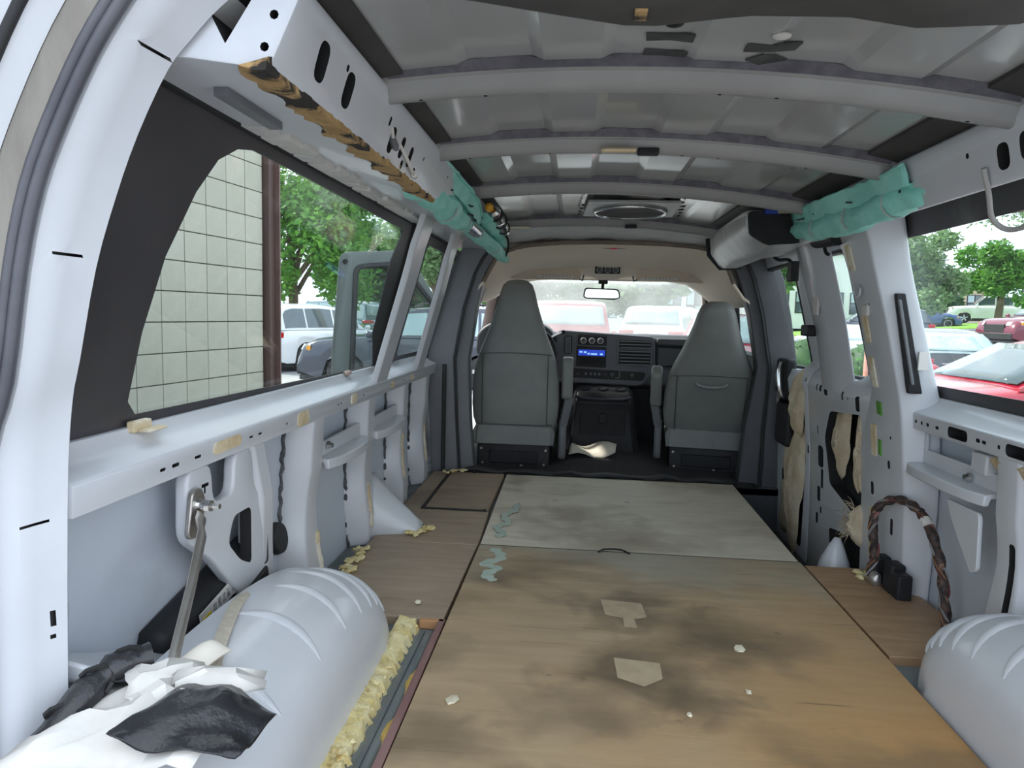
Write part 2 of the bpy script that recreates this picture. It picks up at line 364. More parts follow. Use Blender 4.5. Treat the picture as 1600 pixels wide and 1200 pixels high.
# shelf brackets between the ribs
def shelf(side, parent, y0, y1, zt, drop=.032):
    m = MB(); ys = zr(y0, y1, 9); L = []
    for i, y in enumerate(ys):
        t = i / 8; e = math.sin(t * math.pi) ** .4 * .028; h = hin(zt) + .018 - e
        L.append([V((X(side, hh), y, zz)) for hh, zz in [(hsk(zt) - .01, zt + .012), (h, zt), (h - .003, zt - drop), (h + .012, zt - drop), (h + .018, zt - .012), (hsk(zt) - .01, zt - .004)]])
    m.loft(L); o = m.build('shelf_bracket', PAINT, parent, bevel=.004)
    m = MB(); P = [(y0 + .01, zt), (y1 - .01, zt), (y1 - .01, zt + .055), (y0 + .05, zt + .05), (y0 + .045, zt + .105), (y0 + .01, zt + .11)]
    if side > 0: P = [(y1 - .01, zt), (y0 + .01, zt), (y0 + .01, zt + .055), (y1 - .05, zt + .05), (y1 - .045, zt + .105), (y1 - .01, zt + .11)]
    m.poly([(X(side, hsk(.5) - .055), y, z) for y, z in P], (side * .012, 0, 0)); m.build('back_flange', PAINT, parent, bevel=.003); return o
shelf(-1, wl, 2.24, 2.70, .425); shelf(-1, wl, 2.81, 3.28, .425)
# forked bracket that carries the jack stay
m = MB(); xb = X(-1, .975)
out = rounded([(1.40, .572), (1.50, .572), (1.51, .475), (1.60, .475), (1.61, .572), (1.70, .572), (1.715, .46), (1.80, .40), (1.82, .18), (1.70, .155), (1.60, .24), (1.50, .345), (1.395, .42)], .03, 3)
m.poly([(xb, y, z) for y, z in out], (-.03, 0, 0)); bk = m.build('jack_bracket', PAINT, wl, bevel=.008, seg=3)
c = MB(); c.poly([(xb + .03, y, z) for y, z in rounded([(1.60, .42), (1.69, .42), (1.69, .27), (1.63, .30), (1.57, .36)], .02)], (-.12, 0, 0))
c.poly([(xb + .03, y, z) for y, z in rounded([(1.755, .37), (1.785, .37), (1.79, .24), (1.76, .24)], .014)], (-.10, 0, 0))
c.poly([(xb + .03, y, z) for y, z in [(1.455, .53), (1.485, .53), (1.485, .522), (1.472, .522), (1.472, .508), (1.465, .508), (1.465, .522), (1.455, .522)]], (-.06, 0, 0))
for yy, zz in [(1.735, .55), (1.745, .50), (1.75, .455), (1.75, .42)]: c.poly([(xb + .03, yy + .006*math.cos(a*.785), zz + .009*math.sin(a*.785)) for a in range(8)], (-.06, 0, 0))
cut(bk, c, DARK)
rib(-1, zr(.14, .57, 10), lambda z: 1.745 + (.6 - z) * .16, .13, .055, .5, inset=lambda z: .012 + .03 * max(0, (z - .42) / .15)).build('rib', PAINT, wl, bevel=.01, seg=3)
m = MB(); m.ball((X(-1, .94), 1.655, .165), (.018, .024, .018), jit=.15); m.build('foam_plug', TANFOAM, wl)
# ledge behind the rear post, with its lip
m = MB(); m.hexa([(X(-1, 1.05), 1.06, .29), (X(-1, .955), 1.06, .285), (X(-1, .955), 1.46, .10), (X(-1, 1.05), 1.46, .10), (X(-1, 1.05), 1.06, .335), (X(-1, .955), 1.06, .318), (X(-1, .955), 1.46, .135), (X(-1, 1.05), 1.46, .15)])
m.build('rear_ledge', PAINT, wl, bevel=.008)
# funnel-shaped filler pocket
prof = []
m = MB(); L = []
for i in range(9):
    t = i / 8; cx = lerp(-.845, -.625, t); zt = lerp(.235, .02, t ** .9); w_ = lerp(.115, .05, t)
    L.append([V((cx, 2.90 + w_ * math.cos(a) , -.03 + (zt + .03) * math.sin(a) ** .7)) for a in [math.pi * k / 12 for k in range(13)]])
m.grid(L); m.build('filler_pocket', PAINT, wl, smooth=60, solid=.006)
m = MB(); m.ball((-.875, 1.90, .27), (.02, .06, .085)); m.build('wall_grommet', BLACKP, wl, smooth=60)
# crumbled foam around the pocket and ribs
def crumbs(parent, pts, n, r, mt=CRUMB, name='foam_crumbs', flat=.5, rmin=.006, rmax=.017):
    m = MB()
    for _ in range(n):
        p = V(pts[0]).lerp(V(pts[1]), R.random()) + V((R.uniform(-r, r), R.uniform(-r, r), R.uniform(0, .3*r)))
        q = R.uniform(rmin, rmax); m.ball(p, (q * R.uniform(.7, 1.4), q * R.uniform(.7, 1.4), q * flat), 6, 4, jit=.25)
    o = m.build(name, mt, parent); o['kind'] = 'stuff'; return o
crumbs(floor, [(-.66, 2.82, .002), (-.60, 2.92, .002)], 26, .03); crumbs(floor, [(-.80, 2.62, .002), (-.78, 2.35, .0)], 40, .025)
crumbs(floor, [(-.62, 4.0, .01), (-.74, 3.92, .01)], 16, .02); crumbs(floor, [(1.13, 2.66, .0), (1.06, 2.62, .0)], 22, .02)
for y, z0, z1, dy in [(2.14, .02, .20, .045), (2.74, .05, .22, .02), (3.30, .12, .33, .03), (3.80, .10, .30, .03)]:
    m = MB(); pts = [V((X(-1, hin(z) + .03*math.sin(max(0, min(1, (.58 - z)/.5))*math.pi) - .002), y + dy + R.uniform(-.006, .006), z)) for z in zr(z0, z1, 12)]
    m.tube(pts, [.012 + R.uniform(-.004, .005) for _ in pts], 6, flat=.5, up=(1, 0, 0)); m.build('adhesive_patch', TANFOAM, wl)

# ---- roof rails
def roof_rail(side, parent, top, low, ztop_win, y0, y1):
    hw_w = hsk(ztop_win) - .01
    (ht, zt), (hl, zl) = top, low
    S = [(ht, zt), (hl, zl), (hl + .012, zl - .002), (hl + .02, zl + .006), (lerp(hl, hw_w, .55), lerp(zl, ztop_win, .35) + .012), (hw_w, ztop_win), (hw_w + .025, ztop_win), (hw_w - .01, ztop_win + .10), (ht + .05, zt + .055), (ht, zt + .02)]
    m = MB(); m.loft([[V((X(side, h), y, z)) for h, z in S] for y in (y0, y1)]); return m.build('roof_rail', BOWP if False else PAINT, parent, bevel=.004)
rl = roof_rail(-1, wl, (.585, 1.372), (.635, 1.265), 1.288, 1.045, 4.10)
def rail_cut(side, c, y, t, ly, lz, top, low, depth=.045, skew=.35):
    (ht, zt), (hl, zl) = top, low; a = V((X(side, ht), 0, zt)); b = V((X(side, hl), 0, zl)); d = (b - a); nrm = V((-side * -d.z, 0, 0))
    e = d.normalized(); n = V((e.z, 0, -e.x)); n = n if n.x * side > 0 else -n
    ctr = a + d * t; pts = rounded([(-ly/2, -lz/2), (ly/2, -lz/2), (ly/2, lz/2), (-ly/2, lz/2)], min(ly, lz) * .45)
    c.poly([ctr - n * .02 + V((0, y + p + q * skew, 0)) + e * q for p, q in pts], n * (depth + .02))
c = MB()
for y, ly, lz, t in [(1.19, .045, .062, .42), (1.33, .045, .062, .45), (1.66, .038, .058, .55), (1.75, .03, .05, .52), (1.84, .03, .05, .55), (1.80, .022, .022, .8), (1.92, .022, .022, .75), (1.29, .012, .012, .2), (1.60, .014, .02, .3), (1.96, .01, .01, .35)]:
    rail_cut(-1, c, y, t, ly, lz, (.585, 1.372), (.635, 1.265))
c.poly([(X(-1, h), 1.03, z) for h, z in [(.655, 1.372), (.735, 1.372), (.70, 1.305)]], (0, .10, 0))
for h, z in ((.64, 1.30), (.625, 1.345)): c.lathe([(-.02, .007), (.06, .007)], (X(-1, h), 1.05, z), (0, 1, 0), 8)
cut(rl, c, DARK)
# scorched foam along the lower edge of the rail
m = MB(); L = []
for i in range(60):
    y = lerp(1.03, 2.25, i / 59); w0 = .004 + .010 * R.random() + .008 * math.sin(i * .4) ** 2
    L.append([V((X(-1, .628 + .002 * R.random()), y, 1.272 + 1.2 * w0)), V((X(-1, .632), y, 1.2635 - R.random()*.001)), V((X(-1, .65), y, 1.2625 - R.random() * .001)), V((X(-1, .662 + 1.6 * w0), y, 1.2695)), V((X(-1, .65), y, 1.275))])
m.loft(L); m.build('foam_strip', BLACKTAN, wl)
# grey strip and torn tape on the header above the glass
def header_pt(side, t, y, lo=(.655, 1.271), hi_=(.853, 1.285)): return V((X(side, lerp(lo[0], hi_[0], t)), y, lerp(lo[1], hi_[1], t) - .012 * (1 - abs(2*t - 1)) * 0))
m = MB(); m.poly([header_pt(-1, .55, 1.18) + V((0, 0, .006)), header_pt(-1, .55, 1.40) + V((0, 0, .006)), header_pt(-1, .68, 1.40) + V((0, 0, .004)), header_pt(-1, .68, 1.18) + V((0, 0, .004))], (0, 0, -.014)); m.build('header_slot_cover', GREYTRIM2, wl)
for i in range(17):
    y = 1.40 + i * .088; a = R.uniform(-.02, .02); t0 = .70 + R.uniform(-.06, .05)
    p = [header_pt(-1, t0, y + a), header_pt(-1, t0, y + .07 + a), header_pt(-1, .99, y + .075 - a), header_pt(-1, .99, y + .004)]
    m = MB(); m.poly([q + V((0, 0, .008)) for q in p], (0, 0, -.013 - R.random() * .003)); m.build('torn_tape', PAPER if i % 3 else mat('torn_tape_%d' % i, (.62, .60, .58), (.7, .68, .65), scale=30, rough=.8), wl)

# ---- right side wall
wr = setting('wall_right')
skin(1, wr, .99, 2.74)
brr = belt_rail(1, wr, 1.05, 2.50)
c = MB()
for y, ly, lz in [(2.20, .11, .034), (1.90, .12, .034), (1.60, .11, .034), (2.38, .016, .012), (2.42, .012, .012), (2.46, .012, .012), (2.32, .02, .010), (2.09, .02, .012), (2.06, .02, .01), (1.99, .012, .012)]:
    slot_cut(c, 1, y, .598, ly, lz, inset=.034, depth=.04)
cut(brr, c, DARK)
cp = rib(1, zr(-.28, 1.31, 26), lambda z: interp(z, [(.45, 2.675), (.68, 2.605)]), lambda z: interp(z, [(.45, .45), (.68, .275), (1.1, .275), (1.3, .36)]), lambda z: hsk(z) - hin(z) - .004, face=.82).build('rear_door_post', PAINT, wr, bevel=.014, seg=3)
c = MB()
for y, z, ly, lz in [(2.60, .98, .012, .018), (2.75, .30, .025, .05), (2.76, .10, .03, .04), (2.58, .52, .01, .012), (2.60, .42, .02, .03), (2.58, .2, .02, .06)]: slot_cut(c, 1, y, z, ly, lz, depth=.03)
cut(cp, c, DARK)
for y, z, ly, lz in [(2.665, 1.15, .045, .09), (2.66, .90, .04, .10), (2.67, .745, .04, .11), (2.72, .49, .04, .12), (2.735, .20, .05, .06), (2.74, .06, .05, .07)]:
    pts = rounded([(-ly/2, -lz/2), (ly/2, -lz/2), (ly/2, lz/2), (-ly/2, lz/2)], .01)
    m = MB(); m.poly([(X(1, hin(z + b) - .0045), y + a, z + b) for a, b in pts], (.008, 0, 0)); m.build('adhesive_patch', TANFOAM, wr)
for y, z, ly, lz in [(2.655, .615, .035, .05), (2.665, .47, .018, .06)]:
    m = MB(); m.poly([(X(1, hin(z + b) - .006), y + a, z + b) for a, b in [(-ly/2, -lz/2), (ly/2, -lz/2*.8), (ly/2, lz/2), (-ly/2, lz/2*.9)]], (.006, 0, 0)); m.build('green_tape', GREEN_TAPE, wr)
m = MB(); pts = [V((X(1, hin(1.05) - .008), 2.64 + .028*math.cos(a), 1.03 + .018*math.sin(a))) for a in [2*math.pi*k/16 for k in range(16)]]
m.tube(pts + [pts[0]], .004, 6, caps=False); m.build('belt_loop', PAINT, wr)
m = MB(); m.box(X(1, hin(.97) - .010), X(1, hin(.97) + .004), 2.60, 2.65, .945, .985); o = m.build('clip_plate', PAPER, wr, bevel=.005)
# black plastic channel on the rear flank of the post, next to the quarter glass
m = MB(); m.hexa([(1.105, 2.455, .69), (1.105, 2.475, .69), (1.150, 2.475, .69), (1.150, 2.455, .69), (1.040, 2.455, 1.02), (1.040, 2.475, 1.02), (1.072, 2.475, 1.02), (1.072, 2.455, 1.02)]); m.build('black_channel', BLACKP, wr, bevel=.004)
m = MB(); m.hexa([(1.108, 2.445, .72), (1.108, 2.457, .72), (1.119, 2.457, .72), (1.119, 2.445, .72), (1.045, 2.445, 1.00), (1.045, 2.457, 1.00), (1.056, 2.457, 1.00), (1.056, 2.445, 1.00)]); m.build('channel_lip', GREYTRIM2, wr, bevel=.003)
m = MB(); m.box(1.125, 1.155, 2.446, 2.457, .77, .83); m.build('tape_scrap', PAPER, wr)
wall_rib(1, wr, 1.955, .17, -.03, .575, dy=.0)
m = MB(); L = []
for i in range(30):
    y = lerp(1.70, 2.03, i / 29); q = .016 + .010 * math.sin(i * .5) + .006 * R.random()
    L.append([V((X(1, .985), y, .566)), V((X(1, .978 - .3 * q), y, .556)), V((X(1, .985), y, .552 - q * (1.6 - i / 29))), V((X(1, 1.01), y, .545 - q)), V((X(1, 1.03), y, .56))])
m.loft(L); m.build('foam_smear', mat('brown_foam_smear', (.62, .50, .33), (.42, .31, .17), scale=20, rough=.95, bump=.8, c3=(.05, .04, .03), scale3=8, lo3=.55, hi3=.62), wr)
ro = wall_rib(1, wr, 1.50, .17, -.03, .575)
sh = shelf(1, wr, 2.03, 2.50, .455)
m = MB(); m.box(X(1, .985), X(1, 1.03), 2.07, 2.15, .50, .56); m.build('seat_belt_bracket', PAINT, wr, bevel=.006)
m = MB(); m.poly([(X(1, .962), y, z) for y, z in rounded([(2.04, .40), (2.22, .40), (2.18, .34), (2.06, .22), (2.03, .24)], .02)], (.012, 0, 0)); m.build('gusset', PAINT, wr, bevel=.003)
c = MB(); slot_cut(c, 1, 1.93, .25, .026, .20, depth=.06, inset=.03)
for o_ in [o_ for o_ in wr.children if o_.name.startswith('rib')][:1]: cut(o_, c, DARK)
rr_ = roof_rail(1, wr, (.675, 1.33), (.72, 1.225), 1.275, 1.045, 4.10)
c = MB()
for y, t in [(1.60, .55), (1.52, .5), (1.25, .5), (1.15, .5)]: rail_cut(1, c, y, t, .042, .055, (.675, 1.33), (.72, 1.225))
for y, t in [(1.72, .3), (1.48, .35)]: rail_cut(1, c, y, t, .012, .012, (.675, 1.33), (.72, 1.225))
cut(rr_, c, DARK)

# ---- glazing
def star(poly, n):
    cx = sum(p[0] for p in poly) / len(poly); cz = sum(p[1] for p in poly) / len(poly); return cx, cz
def ray_poly(poly, c, a):
    best = None; d = (math.cos(a), math.sin(a))
    for i in range(len(poly)):
        p, q = poly[i], poly[(i + 1) % len(poly)]; ex, ez = q[0] - p[0], q[1] - p[1]
        den = d[0] * ez - d[1] * ex
        if abs(den) < 1e-9: continue
        t = ((p[0] - c[0]) * ez - (p[1] - c[1]) * ex) / den; u = ((p[0] - c[0]) * d[1] - (p[1] - c[1]) * d[0]) / den
        if t > 0 and -1e-6 <= u <= 1 + 1e-6: best = t if best is None else max(best, t)
    return best
def ring_band(inner, outer, fx, th, name, mt, parent, bevel=0.0):
    """band between two outlines in (y, z); fx(y, z) gives x; th = thickness vector in x"""
    c = star(inner, 0); angs = sorted({math.atan2(p[1] - c[1], p[0] - c[0]) for p in list(inner) + list(outer)} | {-math.pi + 2*math.pi*k/48 for k in range(48)})
    I = [(c[0] + math.cos(a) * ray_poly(inner, c, a), c[1] + math.sin(a) * ray_poly(inner, c, a)) for a in angs]
    O = [(c[0] + math.cos(a) * ray_poly(outer, c, a), c[1] + math.sin(a) * ray_poly(outer, c, a)) for a in angs]
    n = len(angs); m = MB(); v = []
    for P in (I, O):
        for dx in (0, th): v += [(fx(y, z) + dx, y, z) for y, z in P]
    f = []
    for j in range(n):
        k = (j + 1) % n
        f += [(j, k, 2*n+k, 2*n+j), (n+j, 3*n+j, 3*n+k, n+k), (j, n+j, n+k, k), (2*n+j, 2*n+k, 3*n+k, 3*n+j)]
    m.add(v, f); return m.build(name, mt, parent, bevel=bevel)
WIN = 0
def window(side, inner, outer, glz, setback=.004, frit=FRIT, gasket=.012, label=None):
    global WIN
    WIN += 1; w_ = setting('window_%d' % WIN)
    fx = lambda y, z: X(side, hsk(z) + setback)
    ring_band(inner, outer, fx, side * .004, 'ceramic_band', frit, w_)
    m = MB(); m.poly([(fx(y, z) + side * .006, y, z) for y, z in outer], (side * .004, 0, 0)); m.build('pane', glz, w_, smooth=0)
    c = star(outer, 0); big = [(c[0] + (y - c[0]) * 1.0 , z) for y, z in outer]
    sm = [(c[0] + (y - c[0]) * (1 - .012 / max(.1, abs(outer[0][0] - c[0]))), c[1] + (z - c[1]) * .975) for y, z in outer]
    ring_band(sm, big, lambda y, z: X(side, hsk(z) - .012), side * .016, 'gasket', RUBBER, w_)
    return w_
# big rear quarter glass on the left: the clear area sweeps up from its rear corner
inner = [(1.335, .70), (1.30, .73), (1.29, .866), (1.304, 1.012), (1.351, 1.14), (1.40, 1.212), (1.463, 1.247), (1.529, 1.259), (2.02, 1.257), (2.855, 1.248), (2.875, 1.23), (2.83, 1.12), (2.862, .95), (2.875, .83), (2.99, .72), (3.02, .69), (3.00, .68), (1.868, .694)]
outer = rounded([(1.03, .655), (3.09, .655), (3.04, 1.292), (1.03, 1.292)], .03)
window(-1, inner, outer, GLASS_SIDE)
def trap(y0, y1, y2, y3, z0, z1, r=.04): return rounded([(y0, z0), (y1, z0), (y2, z1), (y3, z1)], r)
window(-1, trap(3.40, 3.92, 3.80, 3.38, .70, 1.235), rounded([(3.30, .655), (3.97, .655), (3.86, 1.285), (3.30, 1.285)], .03), GLASS_SIDE)
# left: the short piece of glass next to the door post
window(-1, trap(4.14, 4.50, 4.46, 4.06, .70, 1.22), rounded([(4.04, .655), (4.60, .655), (4.54, 1.275), (3.98, 1.275)], .03), GLASS_SIDE)
innr = [(1.30, .73), (2.60, .715), (2.635, .735), (2.60, .95), (2.575, 1.17), (2.545, 1.20), (1.50, 1.205), (1.38, 1.18), (1.30, 1.05), (1.27, .85)]
window(1, innr, rounded([(1.03, .66), (2.70, .66), (2.64, 1.285), (1.03, 1.285)], .03), GLASS_SIDE)

# ---- rear opening: posts, header, seals
GREYSEAL = mat('grey_brown_seal', (.21, .19, .165), (.27, .25, .215), scale=14, rough=.75, bump=.5, bscale=60, stretch=(1, 1, .25))
def rear_post(side):
    par = wl if side < 0 else wr
    YI, YO = 1.035, .965                                         # the jamb faces rearwards, a little inwards
    e_in = [(-.743, -.25), (-.743, .217), (-.731, .615), (-.719, .767), (-.703, .841), (-.675, .968), (-.643, 1.065), (-.608, 1.151), (-.563, 1.236), (-.528, 1.277), (-.487, 1.317), (-.43, 1.355), (-.35, 1.375)]
    e_out = [(-.87, -.25), (-.856, .207), (-.845, .58), (-.832, .706), (-.80, .801), (-.771, .966), (-.743, 1.073), (-.706, 1.159), (-.656, 1.253), (-.604, 1.327), (-.56, 1.38), (-.50, 1.425), (-.40, 1.46)]
    I = [(.92 + (z - .92) * YI / .95, XC - x * YI / .95) for x, z in e_in]; O = [(.92 + (z - .92) * YO / .95, XC - x * YO / .95) for x, z in e_out]
    I = smooth_path([V((X(side, h), 0, z)) for z, h in I], 3); O = smooth_path([V((X(side, h), 0, z)) for z, h in O], 3)
    def nrm(i):
        t = (O[min(i + 1, len(O) - 1)] - O[max(i - 1, 0)]).normalized(); n = V((t.z, 0, -t.x)); return n if n.x * side > 0 else -n
    L = []
    for k, (i, o_) in enumerate(zip(I, O)):
        n = nrm(k)
        L.append([o_ + V((0, YO, 0)), o_.lerp(i, .42) + V((0, lerp(YO, YI, .42) - .012, 0)), o_.lerp(i, .55) + V((0, lerp(YO, YI, .55) - .004, 0)), i + V((0, YI, 0)), i + n * .025 + V((0, YI + .035, 0)), i + n * .12 + V((0, YI + .035, 0)), o_ + n * .08 + V((0, YO + .05, 0)), o_ + n * .012 + V((0, YO, 0))])
    m = MB(); m.loft(L); o = m.build('rear_post', PAINT, par, smooth=50)
    c = MB()
    for x, z, tl, lx, lz in ((-.616, 1.281, -.45, .020, .005), (-.752, .990, -.1, .020, .0045), (-.823, .577, .2, .022, .0045), (-.815, .418, 0, .005, .026), (-.816, .388, 0, .005, .007)):
        sx = 1 if side < 0 else -1; xx = x if side < 0 else 2 * XC - x
        c.poly([(xx + sx * p, .95, z + q + p * tl) for p, q in [(-lx/2, -lz/2), (lx/2, -lz/2), (lx/2, lz/2), (-lx/2, lz/2)]], (0, .12, 0))
    cut(o, c, DARK)
    # double rubber seal along the outer edge, drip channel behind it
    for off, r in ((.008, .009), (.024, .009)):
        m = MB(); m.tube([p + nrm(k) * off + V((0, YO - .012, 0)) for k, p in enumerate(O)], r, 8); m.build('door_seal', bpy.data.materials.get('grey_rubber_seal') or mat('grey_rubber_seal', (.075, .075, .09), (.11, .11, .125), rough=.45), par, smooth=60)
    L = [[p + nrm(k) * .030 + V((0, YO - .018, 0)), p + nrm(k) * .050 + V((0, YO - .025, 0)), p + nrm(k) * .070 + V((0, YO - .018, 0)), p + nrm(k) * .070 + V((0, YO + .012, 0)), p + nrm(k) * .030 + V((0, YO + .012, 0))] for k, p in enumerate(O)]
    m = MB(); m.loft(L); m.build('drip_channel', GREYSEAL, par, smooth=50)
    m = MB(); m.tube([p + nrm(k) * .077 + V((0, YO - .015, 0)) for k, p in enumerate(O)], .009, 8); m.build('outer_seal', RUBBER, par, smooth=60)
    return O, nrm
POST_O, POST_N = rear_post(-1); rear_post(1)
# header of the rear opening
tr = setting('trim_1')
XS = [lerp(-.33, .68, i / 24) for i in range(25)]
low = lambda x: interp(x, [(-.40, 1.375), (-.30, 1.362), (-.155, 1.343), (-.05, 1.325), (.07, 1.306), (.153, 1.314), (.211, 1.32), (.341, 1.317), (.429, 1.302), (.554, 1.306), (.66, 1.34), (.75, 1.375)])
m = MB(); m.loft([[V((x, 1.0, low(x))), V((x, 1.01, low(x) + .002)), V((x, 1.06, low(x) + .05)), V((x, 1.06, 1.47)), V((x, .86, 1.47)), V((x, .86, low(x) + .03)), V((x, .90, low(x) + .004))] for x in XS])
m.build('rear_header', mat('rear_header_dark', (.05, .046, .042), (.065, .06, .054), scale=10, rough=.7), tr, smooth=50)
for i, (x, l) in enumerate([(.06, .016)]):
    m = MB(); m.box(x, x + l, .955, .985, low(x) - .0005, low(x) + .01); m.build('adhesive_patch', BLACKTAN, tr)

# ---- roof skin, bows
ce = setting('ceiling')
EDGES = [(-.42, 0), (-.40, 0), (-.265, 0), (-.24, 1), (-.11, 1), (-.085, 0), (.03, 0), (.055, 1), (.19, 1), (.215, 0), (.34, 0), (.365, 1), (.50, 1), (.525, 0), (.65, 0), (.675, 1), (.80, 1), (.825, 0), (.92, 0)]
def bowz(x): return 1.408 - .048 * ((x - .05) / .65) ** 2
def roofz(x, y):
    d = 0 if y < 4.15 else .20 * ((y - 4.15) / .95) ** 1.3
    return bowz(x) + .031 + .011 * interp(x, EDGES) - d - (.0 if y > 1.1 else .0)
xs = sorted({e[0] for e in EDGES} | {-.62, -.55, -.48, .98, 1.02})
ys = [1.04, 1.2, 1.5, 1.53, 1.8, 2.1, 2.4, 2.8, 3.1, 3.5, 3.86, 4.0, 4.15, 4.4, 4.7, 5.0, 5.12]
def full(x, y):
    z = roofz(max(-.42, min(.92, x)), y)
    if x < -.42: z -= .9 * (-.42 - x) ** 1.35
    if x > .92: z -= .9 * (x - .92) ** 1.35
    return z
m = MB(); m.grid([[V((x, y, full(x, y))) for x in xs] for y in ys]); m.build('roof_skin', ROOFP, ce, smooth=12, solid=.004)
for x0_, x1_ in ((-.44, -.378), (.775, .90)):  # added dark strips: shade of the gap beside each roof rail, painted in
    m = MB(); m.loft([[V((x0_, y, roofz(x0_, y) - .012)), V((x1_, y, roofz(x1_, y) - .010)), V((x1_, y, roofz(x1_, y) - .003)), V((x0_, y, roofz(x0_, y) - .003))] for y in ys if y <= 4.0]); m.build('side_gap_shade', mat('dark_gap_shade_%d' % int(x0_ * 100), (.045, .043, .04), (.06, .057, .054), scale=7, rough=.8), ce)
def bow(y, w, x0=-.44, x1=.87, tilt=0.0):
    S = [(-.5, .030), (-.48, .014), (-.41, .011), (-.36, .001), (-.29, -.011), (-.17, -.019), (-.03, -.020), (.07, -.014), (.12, -.002), (.17, .004), (.24, .001), (.33, -.004), (.43, -.003), (.49, .006), (.5, .030)]
    m = MB(); XX = [lerp(x0, x1, i / 30) for i in range(31)]
    L = [[V((x, y + tilt * (x - .2) + a * w, bowz(x) + b)) for a, b in S] for x in XX]
    m.loft(L); o = m.build('roof_bow', BOWP, ce, smooth=70)
    c = MB()
    for x in [lerp(x0 + .1, x1 - .1, i / 9) + R.uniform(-.02, .02) for i in range(10)]:
        a = R.choice((-.1, -.06, .02, .35)); c.lathe([(-.03, .0045), (.02, .0045)], (x, y + tilt * (x - .2) + a * w, bowz(x) - .006), (0, 0, 1), 8)
    cut(o, c, DARK)
    # dark mastic between bow and skin
    m = MB(); L = []
    for i in range(61):
        x = lerp(x0 + .03, x1 - .03, i / 60); z1 = roofz(x, y) - .003; yy = y - w * .47 + tilt * (x - .2)
        L.append([V((x, yy - .008, z1)), V((x, yy - .004, bowz(x) + .016)), V((x, yy + .02, bowz(x) + .016)), V((x, yy + .02, z1))])
    m.loft(L); m.build('mastic', mat('mastic_%d' % int(y * 100), (.10, .095, .11), (.16, .15, .17), scale=25, rough=.8, bump=.6), ce)
bow(1.56, .115); bow(2.13, .11); bow(2.82, .12); bow(3.84, .13)
# ------------------------------------------------------------------ side cargo doors on the right
def cargo_door(n, y0, y1, win, holes, slots):
    d = setting('door_%d' % n)
    zs = zr(-.28, 1.27, 32)
    ring = [(lerp(hin(z) + .012, hsk(z) - .028, max(0, min(1, (z - .655) / .05))), z) for z in zs] + [(hsk(z) + .004, z) for z in reversed(zs)]
    m = MB(); m.loft([[V((X(1, h), y, z)) for h, z in ring] for y in (y0, y1)])
    o = m.build('inner_panel', PAINT, d, bevel=.006)
    c = MB(); c.poly([(X(1, .6), y, z) for y, z in win], (.8, 0, 0)); cut(o, c, PAINT)
    c = MB()
    for h in holes:
        p = rounded(h, .025); c.poly([(X(1, .88), y, z) for y, z in p], (.165, 0, 0))
    cut(o, c, DARK)
    c = MB()
    for y, z, ly, lz in slots: slot_cut(c, 1, y, z, ly, lz, depth=.045, inset=.012, r=min(ly, lz) * .3)
    cut(o, c, DARK)
    return d
winA = rounded([(2.95, .685), (3.40, .68), (3.33, 1.21), (2.92, 1.21)], .06)
d2 = cargo_door(1, 2.76, 3.52, winA, [[(2.87, .56), (3.22, .53), (3.30, .40), (3.24, .20), (2.87, .12)], [(2.87, .06), (3.24, .00), (3.18, -.22), (2.87, -.25)]],
    [(3.38, .62, .012, .03), (3.33, .62, .025, .03), (3.26, .62, .04, .05), (3.06, .615, .016, .035), (3.0, .61, .008, .01), (2.90, .60, .04, .06), (3.36, .30, .07, .10), (3.34, .20, .03, .09), (3.39, .42, .012, .04), (3.38, .12, .04, .07), (3.40, .0, .03, .05), (3.35, .05, .02, .03), (2.90, .17, .02, .03)])
winB = rounded([(3.66, .675), (4.20, .665), (4.12, 1.205), (3.60, 1.21)], .06)
d3 = cargo_door(2, 3.525, 4.24, winB, [[(3.58, .56), (4.02, .54), (4.02, .30), (3.58, .20)], [(3.60, .10), (3.98, .12), (3.98, -.20), (3.62, -.22)]], [(3.56, .64, .012, .02), (3.54, .3, .02, .04)])
m = rib(1, zr(.62, 1.27, 10), lambda z: lerp(3.20, 3.13, (z - .66) / .54), lambda z: lerp(.36, .30, (z - .66) / .54), lambda z: .045, face=.55, inset=.012); m.build('door_edge_post', PAINT, d2, bevel=.012, seg=3)
m = MB(); m.tube([V((X(1, hin(z) + .03), lerp(3.235, 3.17, (z - .66) / .54), z)) for z in zr(.62, 1.25, 12)], .0025, 6); m.build('door_gap_seal', RUBBER, d2)
def door_glass(d, poly, n):
    ins = [(y, z) for y, z in poly]; c = star(ins, 0); sm = [(c[0] + (y - c[0]) * .93, c[1] + (z - c[1]) * .95) for y, z in ins]
    w_ = ring_band(sm, ins, lambda y, z: X(1, hsk(z) - .030), .032, 'window_seal', RUBBER, d)
    m = MB(); m.poly([(X(1, hsk(z)), y, z) for y, z in ins], (.004, 0, 0)); m.build('pane', GLASS_SIDE, d, smooth=0)
door_glass(d2, winA, 5); door_glass(d3, winB, 6)
